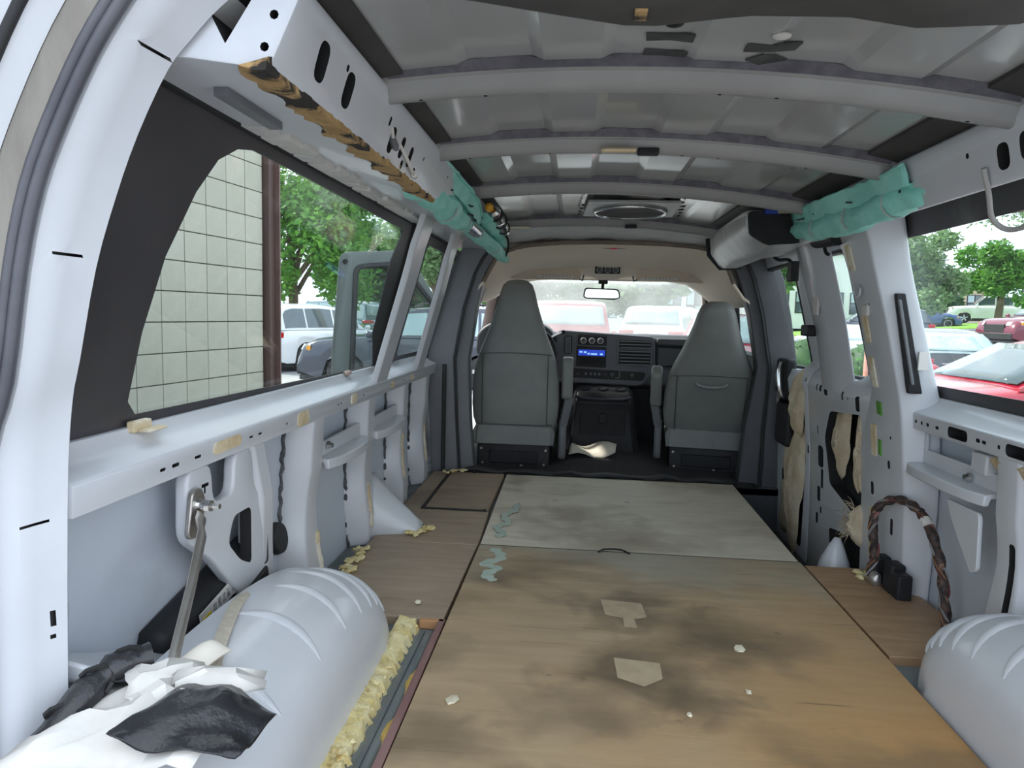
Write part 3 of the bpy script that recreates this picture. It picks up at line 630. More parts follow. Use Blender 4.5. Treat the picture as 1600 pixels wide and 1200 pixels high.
def wool(parent, c, r, seed, name='wool_insulation', mt=WOOL):
    """a matted batt: one lumpy pad with a ragged outline"""
    rr = random.Random(seed); n = 30; rings = []
    ph = [rr.uniform(0, 6.3) for _ in range(6)]
    edge = [1 + .16 * math.sin(3 * a + ph[0]) + .10 * math.sin(5 * a + ph[1]) + rr.uniform(-.07, .07) for a in [2*math.pi*k/n for k in range(n)]]
    for j in range(9):
        q = j / 8; row = []
        for k in range(n):
            a = 2*math.pi*k/n; h = math.cos(q * math.pi / 2) ** .5
            bump_ = .12 * math.sin(7*a*q + ph[2]) + .12 * math.sin(5*q + 3*a + ph[3]) + rr.uniform(-.04, .04)
            row.append(V((c[0] - r[0] * (h * (1 + bump_) - .3), c[1] + r[1] * q * edge[k] * math.cos(a), c[2] + r[2] * q * edge[k] * math.sin(a))))
        rings.append(row)
    m = MB(); m.loft(rings, False); o = m.build(name, mt, parent, smooth=80); o['kind'] = 'stuff'; return o
wool(d3, (1.142, 3.74, .10), (.035, .16, .33), 1); wool(d3, (1.12, 3.66, .52), (.05, .09, .17), 2); wool(d2, (1.155, 3.15, .42), (.03, .09, .15), 3)
wool(d2, (1.135, 2.88, .12), (.04, .05, .08), 4); wool(d2, (1.14, 2.89, .43), (.03, .05, .20), 5); wool(d3, (1.15, 3.84, -.06), (.03, .12, .16), 6, mt=mat('dirty_wool', (.30, .25, .19), (.45, .38, .28), scale=10, rough=1, bump=1, bscale=100))
# torn wisps of the wool
m = MB()
for _ in range(60):
    p = V((1.115 + R.uniform(-.01, .02), 2.90 + R.uniform(-.02, .05), .13 + R.uniform(-.07, .06))); q = p + V((R.uniform(-.03, 0), R.uniform(.0, .07), R.uniform(-.05, .03)))
    m.tube([p, (p + q) * .5 + V((0, 0, .008)), q], [.0018, .0012, .0005], 4)
o = m.build('wool_wisps', WOOL, d2); o['kind'] = 'stuff'
m = MB(); m.box(1.10, 1.16, 3.83, 4.02, .50, .72); h_ = m.build('latch_case', BLACKP, d3, bevel=.02, seg=3)
m = MB(); m.tube(smooth_path([(1.095, 3.86, .53), (1.08, 3.86, .58), (1.078, 3.87, .66), (1.09, 3.88, .70)], 4), .012, 8); m.box(1.085, 1.10, 3.86, 3.97, .515, .545); m.build('latch_handle', CHROME, h_)
m = MB(); m.box(1.10, 1.15, 3.78, 3.98, .26, .49); m.build('latch_bracket', BLACKM, d3, bevel=.02)
m = MB(); m.box(1.02, 1.06, 3.26, 3.37, .855, .905); m.build('mirror_bracket', BLACKP, d2, bevel=.008)
m = MB(); m.tube(smooth_path([(.90, 3.55, 1.27), (.93, 3.50, 1.21), (.965, 3.42, 1.20), (.97, 3.39, 1.16)], 5), .009, 8); m.box(.955, .99, 3.34, 3.41, 1.10, 1.19); m.build('wire_boot', BLACKP, d2, bevel=.006)
m = MB(); m.tube(smooth_path([(.925, 2.93, 1.27), (.945, 2.91, 1.23), (.955, 2.90, 1.19), (.965, 2.89, 1.18)], 5), .007, 8); m.build('wire_boot', BLACKP, d2)
m = MB(); m.box(X(1, hin(1.0) + .004), X(1, hin(1.0) + .014), 3.14, 3.19, .95, 1.09); m.build('white_sticker', PAPER, d2)

# ------------------------------------------------------------------ cab: posts, headliner, glass
cb = setting('wall_front')
# grey door posts (B pillars)
def door_post(side, parent, y0=4.10, y1=4.34):
    hs = [(-.28, .90, .76), (0, .89, .755), (.3, .905, .785), (.65, .925, .80), (.95, .87, .755), (1.15, .80, .71), (1.235, .76, .66), (1.30, .72, .60)] if side < 0 else [(-.28, .985, .80), (0, .975, .79), (.3, .965, .81), (.65, .955, .86), (.95, .90, .80), (1.15, .85, .73), (1.235, .81, .69), (1.30, .78, .66)]
    L = []
    for z, ho, hi_ in hs:
        L.append([V((X(side, ho + .03), y0 - .03, z)), V((X(side, lerp(ho, hi_, .35)), y0 - .015, z)), V((X(side, lerp(ho, hi_, .45)), y0 + .02, z)), V((X(side, hi_), y0 + .035, z)), V((X(side, hi_), y0 + .12, z)), V((X(side, lerp(ho, hi_, .4)), y1, z)), V((X(side, ho + .11), y1, z)), V((X(side, ho + .11), y0 - .03, z))])
    m = MB(); m.loft(L); m.build('door_post', GREYTRIM2 if side < 0 else GREYTRIM, parent, smooth=45, bevel=.006)
    m = MB(); m.tube([V((X(side, lerp(ho, hi_, .42)), y0 - .012, z)) for z, ho, hi_ in hs], .008, 6); m.build('post_seal', RUBBER, parent)
door_post(-1, wl); door_post(1, wr)
m = MB(); m.tube([(X(-1, .925), 4.05, z) for z in zr(-.02, .62, 12)], .012, 6); m.build('rubber_edge', RUBBER, wl)
# white belt weld flange and bright door opening edge on the driver's side
m = MB(); m.tube([V((X(-1, h), 4.37, z)) for z, h in [(0, .80), (.3, .82), (.65, .83), (.95, .79), (1.15, .72), (1.22, .66)]], .015, 6); m.build('door_opening_flange', PAINT, wl)
# headliner shell
ARCH = [(-.66, 1.00), (-.60, 1.04), (-.55, 1.10), (-.515, 1.17), (-.48, 1.235), (-.43, 1.274), (-.36, 1.30), (-.28, 1.316), (-.1, 1.332), (.1, 1.338), (.305, 1.338), (.5, 1.332), (.64, 1.322), (.72, 1.308), (.79, 1.265), (.835, 1.20), (.87, 1.12), (.93, 1.04), (.99, 1.00)]
def headz(z, y):
    t = (y - 4.13) / .95; return z - (.15 if z > 1.25 else .15 * max(0, (z - 1.0) / .25)) * max(0, t) ** 1.15
m = MB(); m.grid([[V((XC + (x - XC) * (1 + .05 * (y - 4.13)), y, headz(z, y))) for x, z in ARCH] for y in [4.13, 4.16, 4.3, 4.45, 4.6, 4.75, 4.9, 5.02, 5.08]])
hd = m.build('headliner', BEIGE, cb, smooth=60, solid=.014)
m = MB(); m.tube([V((x, 4.125, z)) for x, z in ARCH[2:-2]], .012, 8); m.build('headliner_edge', mat('headliner_edge_brown', (.16, .12, .09), (.22, .17, .13), rough=.8), hd)
# moulded bulge for the overhead console and the console itself
L = []
for y, z0 in [(4.62, 1.295), (4.66, 1.262), (4.84, 1.162), (4.90, 1.158), (5.0, 1.17)]:
    hwid = .175 if y > 4.64 else .16
    L.append([V((XC + .02 + hwid * a, y, z0 + (.0 if abs(a) < .8 else .02) + .02 * abs(a))) for a in (-1.15, -1, -.8, -.3, .3, .8, 1, 1.15)] + [V((XC + .02 + hwid * 1.15, y, 1.34)), V((XC + .02 - hwid * 1.15, y, 1.34))])
m = MB(); m.loft(L); oc = m.build('console_bulge', BEIGE, hd, smooth=50, bevel=.012, seg=3)
def face_box(mb, cx, cz, w_, h_, y, n=(0, -1, .0), dep=.02, roll=0.0): return mb.box(cx - w_/2, cx + w_/2, y - dep, y + dep, cz - h_/2, cz + h_/2)
cons = thing('overhead_control_panel', (.19, 4.74, 1.19), 'black three-knob control panel set into the beige overhead console', 'control panel')
m = MB(); m.box(.105, .268, 4.715, 4.77, 1.198, 1.242); m.build('panel_plate', BLACKP, cons, bevel=.004)
for x in (.135, .187, .238):
    m = MB(); m.lathe([(0, .017), (.006, .017), (.010, .014), (.010, .0001)], (x, 4.714, 1.221), (0, -1, -.0), 20); m.build('knob', GREYTRIM, cons)
    m = MB(); pts = [V((x + .0185*math.cos(a), 4.712, 1.221 + .0185*math.sin(a))) for a in [2*math.pi*k/20 for k in range(21)]]; m.tube(pts, .0014, 5, caps=False); m.build('knob_ring', PAPER, cons)
lamp = thing('map_lamp', (.22, 4.32, 1.325), 'slim lamp strip with a red lens on the rear edge of the beige headliner', 'lamp')
m = MB(); m.poly([(x, 4.25, z) for x, z in [(.10, 1.3185), (.16, 1.314), (.24, 1.314), (.31, 1.3185), (.24, 1.323), (.16, 1.323)]], (0, .012, 0)); m.build('lamp_base', GREYTRIM2, lamp)
m = MB(); m.ball((.20, 4.248, 1.3185), (.026, .008, .007)); m.build('red_lens', mat('red_lens', (.75, .02, .06), (.7, .02, .05), rough=.2), lamp, smooth=80)
def visor(x0, x1, flip, label, name='sun_visor'):
    v = thing(name, ((x0 + x1) / 2, 4.80, 1.20), label, 'sun visor')
    P = [(x0, 1.155), (x1, 1.155), (x1, 1.20), (x1 - .03, 1.243), (x0 + .12, 1.243), (x0 + .0, 1.185)]
    if flip: P = [(x1, 1.150), (x0, 1.165), (x0, 1.215), (x0 + .03, 1.243), (x1 - .14, 1.235), (x1, 1.165)]
    P = rounded(P, .03)
    m = MB(); m.poly([(x, 4.79 - (z - 1.15) * .5, z) for x, z in P], (0, .02, 0)); m.build('visor_board', mat('beige_visor_' + ('r' if flip else 'l'), (.64, .53, .42), (.60, .49, .38), rough=.85, bump=.15, bscale=250), v, bevel=.007, seg=3, smooth=60)
    m = MB(); a, b = (x0 + .18, x1 - .05) if not flip else (x0 + .03, x1 - .22)
    m.box(a, b, 4.775, 4.785, 1.165, 1.19); m.build('warning_label', PAPER, v)
    m = MB()
    for k in range(9):
        q = lerp(a + .03, b - .03, k / 8); m.box(q, q + R.uniform(.008, .015), 4.7735, 4.776, 1.180, 1.1825); m.box(q, q + R.uniform(.008, .015), 4.7735, 4.776, 1.172, 1.1745)
    m.build('label_print', GREYTRIM2, v)
    m = MB(); m.tube([(x1 - .01, 4.79, 1.16), (x1 + .012, 4.80, 1.155), (x1 + .018, 4.81, 1.19)] if not flip else [(x0 + .01, 4.79, 1.165), (x0 - .01, 4.80, 1.155), (x0 - .016, 4.81, 1.19)], .006, 6); m.build('visor_rod', GREYTRIM2, v)
visor(-.455, .015, False, 'beige fold-down sun visor above the driver seat'); visor(.375, .865, True, 'beige fold-down sun visor above the passenger seat')
# rear-view mirror
mi = thing('rear_view_mirror', (.17, 5.02, 1.15), 'black-framed rear-view mirror hanging at the top of the windshield', 'mirror')
m = MB(); m.poly([(x, 5.0, z) for x, z in rounded([(.035, 1.05), (.045, 1.115), (.28, 1.11), (.295, 1.05), (.26, 1.035), (.06, 1.038)], .02)], (0, .03, 0)); m.build('mirror_housing', BLACKP, mi, bevel=.006, smooth=50)
m = MB(); m.poly([(x, 4.996, z) for x, z in rounded([(.045, 1.052), (.053, 1.106), (.272, 1.101), (.286, 1.052), (.255, 1.045), (.065, 1.046)], .018)], (0, .005, 0)); m.build('mirror_glass', mat('mirror_silver', (.62, .62, .60), (.6, .6, .58), rough=.03, metal=1), mi)
m = MB(); m.tube([(.17, 5.02, 1.09), (.17, 5.05, 1.13), (.175, 5.07, 1.17)], .011, 8); m.box(.14, .205, 5.05, 5.09, 1.145, 1.185); m.build('mirror_stem', BLACKP, mi, bevel=.004)
# windshield and A pillars
WIN += 1; ws = setting('window_%d' % WIN)
wsz = lambda t: (lerp(5.06, 5.72, t), lerp(1.20, .70, t))
rows = []
for j in range(7):
    y, z = wsz(j / 6); hwid = lerp(.735, .90, j / 6)
    rows.append([V((XC + hwid * a, y + .06 * (1 - a * a), z)) for a in [lerp(-1, 1, i / 12) for i in range(13)]])
m = MB(); m.grid(rows); m.build('pane', GLASS_FRONT, ws, smooth=60, solid=.005)
for side in (-1, 1):
    m = MB(); pts = [V((X(side, lerp(.725, .90, t)), *wsz(t))) for t in zr(0, 1, 8)]
    m.tube(pts, .055, 8, flat=.7); m.build('windshield_post', mat('a_post_trim_%d' % side, (.36, .27, .24), (.30, .22, .19), rough=.7), cb, smooth=60)
    m = MB(); m.tube([p + V((side * -.03, -.05, 0)) for p in pts], .014, 8); m.build('post_seal', RUBBER, cb)
m = MB(); m.tube([V((XC + .735 * a, 5.06 + .06 * (1 - a*a), 1.19)) for a in zr(-1, 1, 15)], .02, 6); m.build('windshield_header', BEIGE, cb)
# firewall and hood
m = MB(); m.box(-.72, 1.06, 5.40, 5.44, -.3, .72); m.build('firewall', BLACKP, cb)
m = MB(); m.grid([[V((XC + .88 * a * lerp(1, .9, j/5), lerp(5.70, 6.55, j/5), lerp(.66, .46, (j/5)**1.5) - .05 * a * a)) for a in zr(-1, 1, 11)] for j in range(6)]); m.build('hood', mat('hood_white', (.80, .80, .81), (.78, .78, .79), rough=.3), cb, smooth=60, solid=.01)
m = MB(); m.loft([[V((XC + .88 * a, y, z)) for a in zr(-1, 1, 7)] + [V((XC + .88 * a, y, z - .9)) for a in zr(1, -1, 7)] for y, z in ((5.45, .62), (6.5, .44))]); m.build('front_end', PAINT, cb)
# passenger door, closed
dp = setting('door_3')
zs = zr(-.28, 1.20, 18)
m = MB(); m.loft([[V((X(1, hin(z) - .0), y, z)) for z in zs] + [V((X(1, hsk(z)), y, z)) for z in reversed(zs)] for y in (4.35, 5.45)]); o = m.build('door_panel', GREYTRIM2, dp, bevel=.006)
c = MB(); wp = rounded([(4.42, .70), (5.36, .70), (4.98, 1.14), (4.42, 1.15)], .05); c.poly([(X(1, .6), y, z) for y, z in wp], (.8, 0, 0)); cut(o, c, RUBBER)
m = MB(); m.poly([(X(1, hsk(z) - .01), y, z) for y, z in wp], (.004, 0, 0)); m.build('pane', GLASS_CLEAR, dp, smooth=0)
# driver door, swung open outside
od = thing('open_front_door', (-.90, 5.42, -.3), 'grey front door of the van swung open beyond the left side glass', 'door', rz=0)
u = V((-.93, -.46, 0)).normalized(); nn = V((u.y, -u.x, 0))
def DP(s, z, t=0.0): return V((-.86, 5.40, 0)) + u * (s * .985) + nn * t + V((.06 * max(0, z - .6), 0, 0)) + V((0, 0, z))
outl = rounded([(0, -.25), (1, -.25), (1, .62), (.985, 1.325), (.50, 1.365), (.06, .75)], .06, 4)
m = MB(); m.poly([DP(s, z) for s, z in outl], nn * .07); o = m.build('door_shell', mat('door_inner_grey', (.13, .155, .145), (.11, .13, .12), scale=4, rough=.5), od, bevel=.01)
wo_ = rounded([(.08, .30), (.87, .22), (.87, 1.225), (.54, 1.265), (.10, .78)], .05)
c = MB(); c.poly([DP(s, z, -.2) for s, z in wo_], nn * .5); cut(o, c, RUBBER)
m = MB(); m.poly([DP(s, z, .035) for s, z in wo_], nn * .004); m.build('pane', GLASS_CLEAR, od, smooth=0)
c_ = wo_; m = MB(); pts = [DP(s, z, -.008) for s, z in wo_]; m.tube(pts + [pts[0]], .02, 6, caps=False); m.build('window_seal', RUBBER, od)
m = MB(); m.lathe([(-.01, .018), (.01, .018)], DP(.95, 1.26, 0), nn, 12); m.build('door_bumper', BLACKP, od)
m = MB(); m.lathe([(-.012, .022), (.01, .022)], DP(.935, .45, 0), nn, 12); m.build('door_speaker_plug', BLACKP, od)

# ------------------------------------------------------------------ dashboard
da = thing('dashboard', (.17, 5.25, .40), 'charcoal dashboard below the windshield with centre stack and vents', 'dashboard')
S = [(5.20, .40), (5.13, .44), (5.16, .60), (5.18, .70), (5.16, .755), (5.20, .79), (5.40, .795), (5.66, .76), (5.66, .40)]
m = MB(); m.loft([[V((x, y + .05 * (abs(x - XC) / .9) ** 2, z)) for y, z in S] for x in zr(-.72, 1.07, 14)]); m.build('dash_body', GREYTRIM, da, bevel=.015, seg=3, smooth=50)
m = MB(); pts = rounded([(-.145, .44), (.47, .425), (.555, .52), (.55, .77), (.53, .785), (-.145, .815)], .05, 5)
m.poly([(x, 5.09, z) for x, z in pts], (0, .12, 0)); m.build('centre_stack', mat('stack_plastic', (.10, .102, .115), (.085, .087, .098), rough=.45, bump=.15, bscale=250), da, bevel=.012, seg=3, smooth=50)
m = MB(); m.poly([(x, 5.085, z) for x, z in rounded([(-.72, .60), (-.17, .60), (-.16, .80), (-.25, .86), (-.62, .86), (-.72, .78)], .06, 4)], (0, .3, 0)); m.build('instrument_hood', GREYTRIM, da, bevel=.02, seg=3)
# pale lines that frame the stack
for P in ([(-.005, .80), (.0, .60)], [(.285, .785), (.29, .57)], [(.548, .77), (.555, .56)]):
    m = MB(); m.tube([(x, 5.087, z) for x, z in P], .003, 5); m.build('bright_line', GREYTRIM2, da)
# vents
def vent(x0, x1, z0, z1, n, vert=False):
    m = MB(); m.poly([(x, 5.082, z) for x, z in rounded([(x0, z0), (x1, z0), (x1, z1), (x0, z1)], .012)], (0, .02, 0)); v = m.build('air_vent', DARK, da)
    for k in range(n):
        m = MB()
        if vert: xx = lerp(x0 + .01, x1 - .01, k / (n - 1)); m.box(xx - .003, xx + .003, 5.072, 5.084, z0 + .006, z1 - .006)
        else: zz = lerp(z0 + .008, z1 - .008, k / (n - 1)); m.box(x0 + .005, x1 - .005, 5.070, 5.084, zz - .004, zz + .004)
        m.build('vent_slat', GREYTRIM2, v)
vent(-.085, -.03, .645, .775, 5, True); vent(.305, .525, .695, .755, 3); vent(.305, .525, .575, .685, 5)
m = MB(); m.poly([(x, 5.083, z) for x, z in rounded([(.01, .715), (.215, .71), (.215, .785), (.01, .79)], .01)], (0, .01, 0)); m.build('climate_panel', BLACKP, da, bevel=.003)
for x in (.05, .11, .17):
    m = MB(); m.lathe([(0, .022), (.012, .020), (.016, .016), (.016, .0001)], (x, 5.083, .745), (0, -1, 0), 18); kb = m.build('climate_knob', GREYTRIM, da)
    pts = [V((x + .019*math.cos(a), 5.066, .745 + .019*math.sin(a))) for a in [2*math.pi*k/18 for k in range(19)]]
    m = MB(); m.tube(pts, .0022, 5, caps=False); m.build('knob_ring', mat('knob_ring_%d' % int(x*100), (.75, .70, .70), (.7, .65, .65), rough=.5) , kb)
for k in range(8):
    m = MB(); q = .015 + k * .025; m.box(q, q + .008, 5.081, 5.084, .776, .780); m.build('dial_mark', GREYTRIM2, da)
ra = thing('car_radio', (.115, 5.08, .60), 'black car radio with a glowing blue display in the dashboard', 'radio')
m = MB(); m.poly([(x, 5.078, z) for x, z in rounded([(.005, .56), (.215, .555), (.215, .70), (.005, .705)], .008)], (0, .015, 0)); m.build('radio_face', BLACKP, ra, bevel=.003)
m = MB(); m.box(.016, .205, 5.0755, 5.080, .638, .680); m.build('radio_display', mat('blue_display', (.01, .02, .12), (.015, .03, .2), scale=30, emit=(.03, .10, 1.0), estr=.22), ra)
for a, b, z in [(.025, .045, .664), (.055, .075, .662), (.082, .098, .652), (.105, .15, .650), (.17, .19, .65)]:
    m = MB(); m.box(a, b, 5.0742, 5.0758, z - .006, z + .006); m.build('display_digits', mat('digit_%d' % int(a*1000), (.3, .5, .9), (.3, .5, .9), emit=(.25, .5, 1.0), estr=.5), ra)
m = MB(); m.box(.025, .195, 5.075, 5.079, .572, .625); m.build('cassette_slot', DARK, ra)
m = MB(); m.poly([(x, 5.083, z) for x, z in rounded([(-.02, .478), (.48, .470), (.50, .53), (-.02, .545)], .02)], (0, .01, 0)); m.build('switch_panel', BLACKP, da, bevel=.003)
for k, x in enumerate((.02, .075, .11, .14, .17, .215, .26, .40)):
    m = MB(); m.box(x - .008, x + .008, 5.077, 5.084, .500, .516) if k not in (6, 7) else m.lathe([(0, .017), (.012, .015), (.012, .0001)], (x, 5.083, .508), (0, -1, 0), 16)
    m.build('switch', GREYTRIM2 if k in (1, 2, 3, 4) else GREYTRIM, da, bevel=.002)
m = MB(); m.box(.31, .316, 5.078, 5.084, .485, .535); m.box(.285, .316, 5.078, 5.084, .483, .489); m.build('bright_line', GREYTRIM2, da)
m = MB(); m.poly([(x, 5.14, z) for x, z in rounded([(.58, .575), (1.02, .575), (1.02, .70), (.58, .71)], .01)], (0, .02, 0)); m.build('glove_panel', GREYTRIM, da, bevel=.006)
m = MB(); m.box(.57, 1.05, 5.11, 5.18, .72, .775); m.build('dash_ledge', GREYTRIM, da, bevel=.015, seg=3)
# steering wheel and column shifter
st = thing('steering_wheel', (-.36, 4.95, .64), 'black steering wheel showing at the edge of the driver seat', 'steering wheel')
ax = V((0, -.82, .57)).normalized(); uu = V((1, 0, 0)); vv = ax.cross(uu)
ctr = V((-.345, 4.93, .66)); pts = [ctr + (uu*math.cos(a) + vv*math.sin(a)) * .20 for a in [2*math.pi*k/32 for k in range(33)]]
m = MB(); m.tube(pts, .016, 8, caps=False); m.build('rim', BLACKP, st, smooth=60)
m = MB(); m.ball(ctr, (.07, .03, .06)); m.tube([ctr, ctr - uu * .2], .014, 6); m.tube([ctr, ctr + uu * .2], .014, 6); m.build('hub', BLACKP, st, smooth=60)
m = MB(); m.tube([ctr - ax * .02, ctr - ax * .30], .035, 10); m.build('column', BLACKP, st, smooth=60)
sh_ = thing('column_shifter', (-.15, 5.05, .76), 'pale gear selector stalk sticking up in front of the dashboard', 'lever')
m = MB(); m.tube([(-.26, 5.02, .70), (-.17, 5.03, .765), (-.10, 5.04, .80)], [.008, .009, .008], 8); m.build('stalk', CHROME, sh_, smooth=60)
m = MB(); m.ball((-.095, 5.04, .803), (.016, .014, .014)); m.build('stalk_tip', BLACKP, sh_, smooth=60)
# engine cover
en = thing('engine_cover', (.20, 4.95, 0), 'black engine cover console with moulded panel between the front seats', 'console')
L = []
for z, hwid, yf in [(-.03, .27, 4.74), (.06, .25, 4.78), (.25, .225, 4.82), (.34, .215, 4.80), (.40, .205, 4.84), (.43, .18, 4.92)]:
    L.append([V((.195 - hwid, 5.40, z)), V((.195 - hwid, yf + .10, z)), V((.195 - hwid * .85, yf, z)), V((.195 + hwid * .85, yf, z)), V((.195 + hwid, yf + .10, z)), V((.195 + hwid, 5.40, z))])
m = MB(); m.loft(L); m.build('cover_shell', BLACKP, en, bevel=.012, seg=3, smooth=50)
m = MB(); m.poly([(x, 4.785 + (z - .06) * .12, z) for x, z in rounded([(.035, .065), (.355, .065), (.345, .31), (.045, .31)], .025)], (0, .03, 0)); m.build('cover_panel', mat('cover_panel_plastic', (.022, .021, .021), (.028, .027, .027), rough=.6, spec=.2), en, bevel=.006)
m = MB(); m.poly([(x, 4.792, z) for x, z in rounded([(.17, .195), (.225, .195), (.225, .265), (.17, .265)], .02)], (0, .03, 0)); m.build('panel_latch', BLACKP, en, bevel=.004)
for x in (.07, .19, .31):
    m = MB(); m.lathe([(0, .038), (.012, .036), (.012, .030), (.0, .028)], (x, 4.90, .418), (0, -.25, 1), 18); m.build('cup_holder', BLACKP, en)
m = MB(); m.tube([(.01, 4.815, .375), (.05, 4.80, .362), (.19, 4.795, .357), (.33, 4.80, .362), (.38, 4.815, .375)], .010, 8); m.build('cover_lip', mat('glossy_black', (.02, .02, .03), (.03, .03, .045), rough=.5, spec=.3), en)
pp = thing('paper_sheet', (.1, 4.62, .03), 'beige paper sheet lying on the black carpet between the front seats', 'paper')
rows = [[V((lerp(-.025, .27, i/10) + .02*(j/6), lerp(4.46, 4.66, j/6) + .02*(i/10), .035 + .035*(i/10 - .35)**2 + .018*math.sin(i*.7 + j*.5) + .04 * (j/6))) for i in range(11)] for j in range(7)]
m = MB(); m.grid(rows); m.build('sheet', mat('beige_card', (.50, .46, .38), (.56, .52, .44), scale=6, rough=.85), pp, smooth=60, solid=.003)

# ------------------------------------------------------------------ front seats
def seat(label, loc, yaw, recline, inner_side, handle):
    s = thing('front_seat', loc, label, 'seat', rz=yaw)
    loc_m = lambda mb, *a, **k: mb.build(*a, parent=s, local=True, **k)
    prof = [(.10, .245, .075), (.16, .265, .085), (.25, .272, .088), (.40, .268, .085), (.50, .252, .082), (.58, .226, .08), (.68, .185, .075), (.78, .150, .072), (.86, .125, .068), (.93, .108, .062), (.98, .090, .052), (1.005, .060, .035), (1.012, .02, .012)]
    rc, rs = math.cos(recline), math.sin(recline)
    T = lambda p: V((p[0], p[1]*rc - (p[2] - .1)*rs, .1 + (p[2] - .1)*rc + p[1]*rs))
    lean = lambda z: 0.0
    m = MB(); L = []
    for z, hw_, th in prof:
        cy = lean(z); n = 24; loop = []
        for k in range(n):
            a = 2*math.pi*k/n; ca, sa = math.cos(a), math.sin(a); e = .45
            loop.append(T((hw_ * math.copysign(abs(ca) ** e, ca), cy + th * math.copysign(abs(sa) ** .75, sa), z)))
        L.append(loop)
    m.loft(L); bk = loc_m(m, 'backrest', SEATF, smooth=70)
    back = lambda x, z: T((x, -interp(z, [(p[0], p[2]) for p in prof]) - .001, z))
    def seam(pts, r=.0028):
        m = MB(); m.tube(pts, r, 5); o = m.build('seam', mat('seam_thread', (.07, .07, .068), (.09, .09, .088), rough=.6) if 'seam_thread' not in bpy.data.materials else bpy.data.materials['seam_thread'], bk, local=True)
    zs_ = zr(.12, .565, 10)
    for sx in (-1, 1): seam([back(sx * .20 + 0 * z, z) for z in zs_])
    seam([back(x, .565 + .008 * math.cos(x * 7)) for x in zr(-.225, .225, 12)])
    if handle:
        m = MB(); m.tube(smooth_path([back(-.09, .525), back(-.07, .505) + V((0, -.012, 0)), back(0, .495) + V((0, -.016, 0)), back(.07, .505) + V((0, -.012, 0)), back(.09, .525)], 4), .011, 8); m.build('pull_handle', SEATF, bk, local=True, smooth=70)
    m = MB(); L = [[V((x * (1 - .1 * abs(t - .4)), y, z)) for x, z in [(-.255, .0), (-.262, .08), (-.24, .125), (.24, .125), (.262, .08), (.255, .0)]] for t, y in [(0, -.085), (.1, -.10), (.5, .20), (.9, .50), (1, .53)]]
    m.loft(L); loc_m(m, 'cushion', SEATF, bevel=.03, seg=3, smooth=60)
    m = MB(); m.poly([(x, -.108, z) for x, z in rounded([(-.235, .0), (.235, .0), (.225, .118), (-.225, .118)], .02)], (0, .02, 0)); sk = loc_m(m, 'rear_skirt', SEATF, bevel=.006)
    # pedestal
    m = MB(); m.box(-.225, .225, -.09, .42, -.155, .0); ped = loc_m(m, 'seat_base', BLACKM, bevel=.008)
    m = MB(); m.box(-.15, .15, -.098, -.085, -.12, -.04); m.build('base_panel', BLACKP, ped, local=True, bevel=.006)
    for x, z in [(-.20, -.03), (.20, -.03), (-.19, -.12), (.19, -.12), (.05, -.13)]:
        m = MB(); m.lathe([(0, .009), (.007, .007), (.007, .0001)], (x, -.090, z), (0, -1, 0), 8); m.build('bolt', STEEL, ped, local=True)
    # armrest and recliner cover on the aisle side
    i = inner_side
    m = MB(); P = rounded([(-.055, .285), (.055, .285), (.06, .52), (.035, .545), (-.045, .545), (-.06, .52)], .03, 4)
    m.poly([T((i * .285, y + .02, z)) for y, z in P], (i * .068, 0, 0)); loc_m(m, 'armrest', SEATF, bevel=.016, seg=3, smooth=60)
    m = MB(); m.poly([(i * .275, y, z) for y, z in rounded([(-.06, -.10), (.22, -.06), (.26, .08), (.04, .16), (-.07, .12)], .05, 4)], (i * .045, 0, 0)); loc_m(m, 'side_shield', GREYTRIM2, bevel=.015, seg=3, smooth=60)
    m = MB(); m.bar((i * .30, -.02, .12), (i * .335, .0, .30), .03, .05); loc_m(m, 'recliner_arm', GREYTRIM2, bevel=.008)
    m = MB(); m.box(i * .30 - .018, i * .30 + .018, .02, .06, .13, .21); loc_m(m, 'belt_buckle', BLACKP, bevel=.006)
    m = MB(); m.tube([(i * .315, .03, .21), (i * .32, .02, .26)], .012, 8); loc_m(m, 'belt_stalk', CHROME)
    return s
seat('grey vinyl driver seat with upright tapered back', (-.365, 4.40, .118), 0.0, math.radians(4), 1, False)
seat('grey vinyl passenger seat with reclined back and rear pull handle', (.835, 4.52, .118), math.radians(-7), math.radians(30), -1, True)
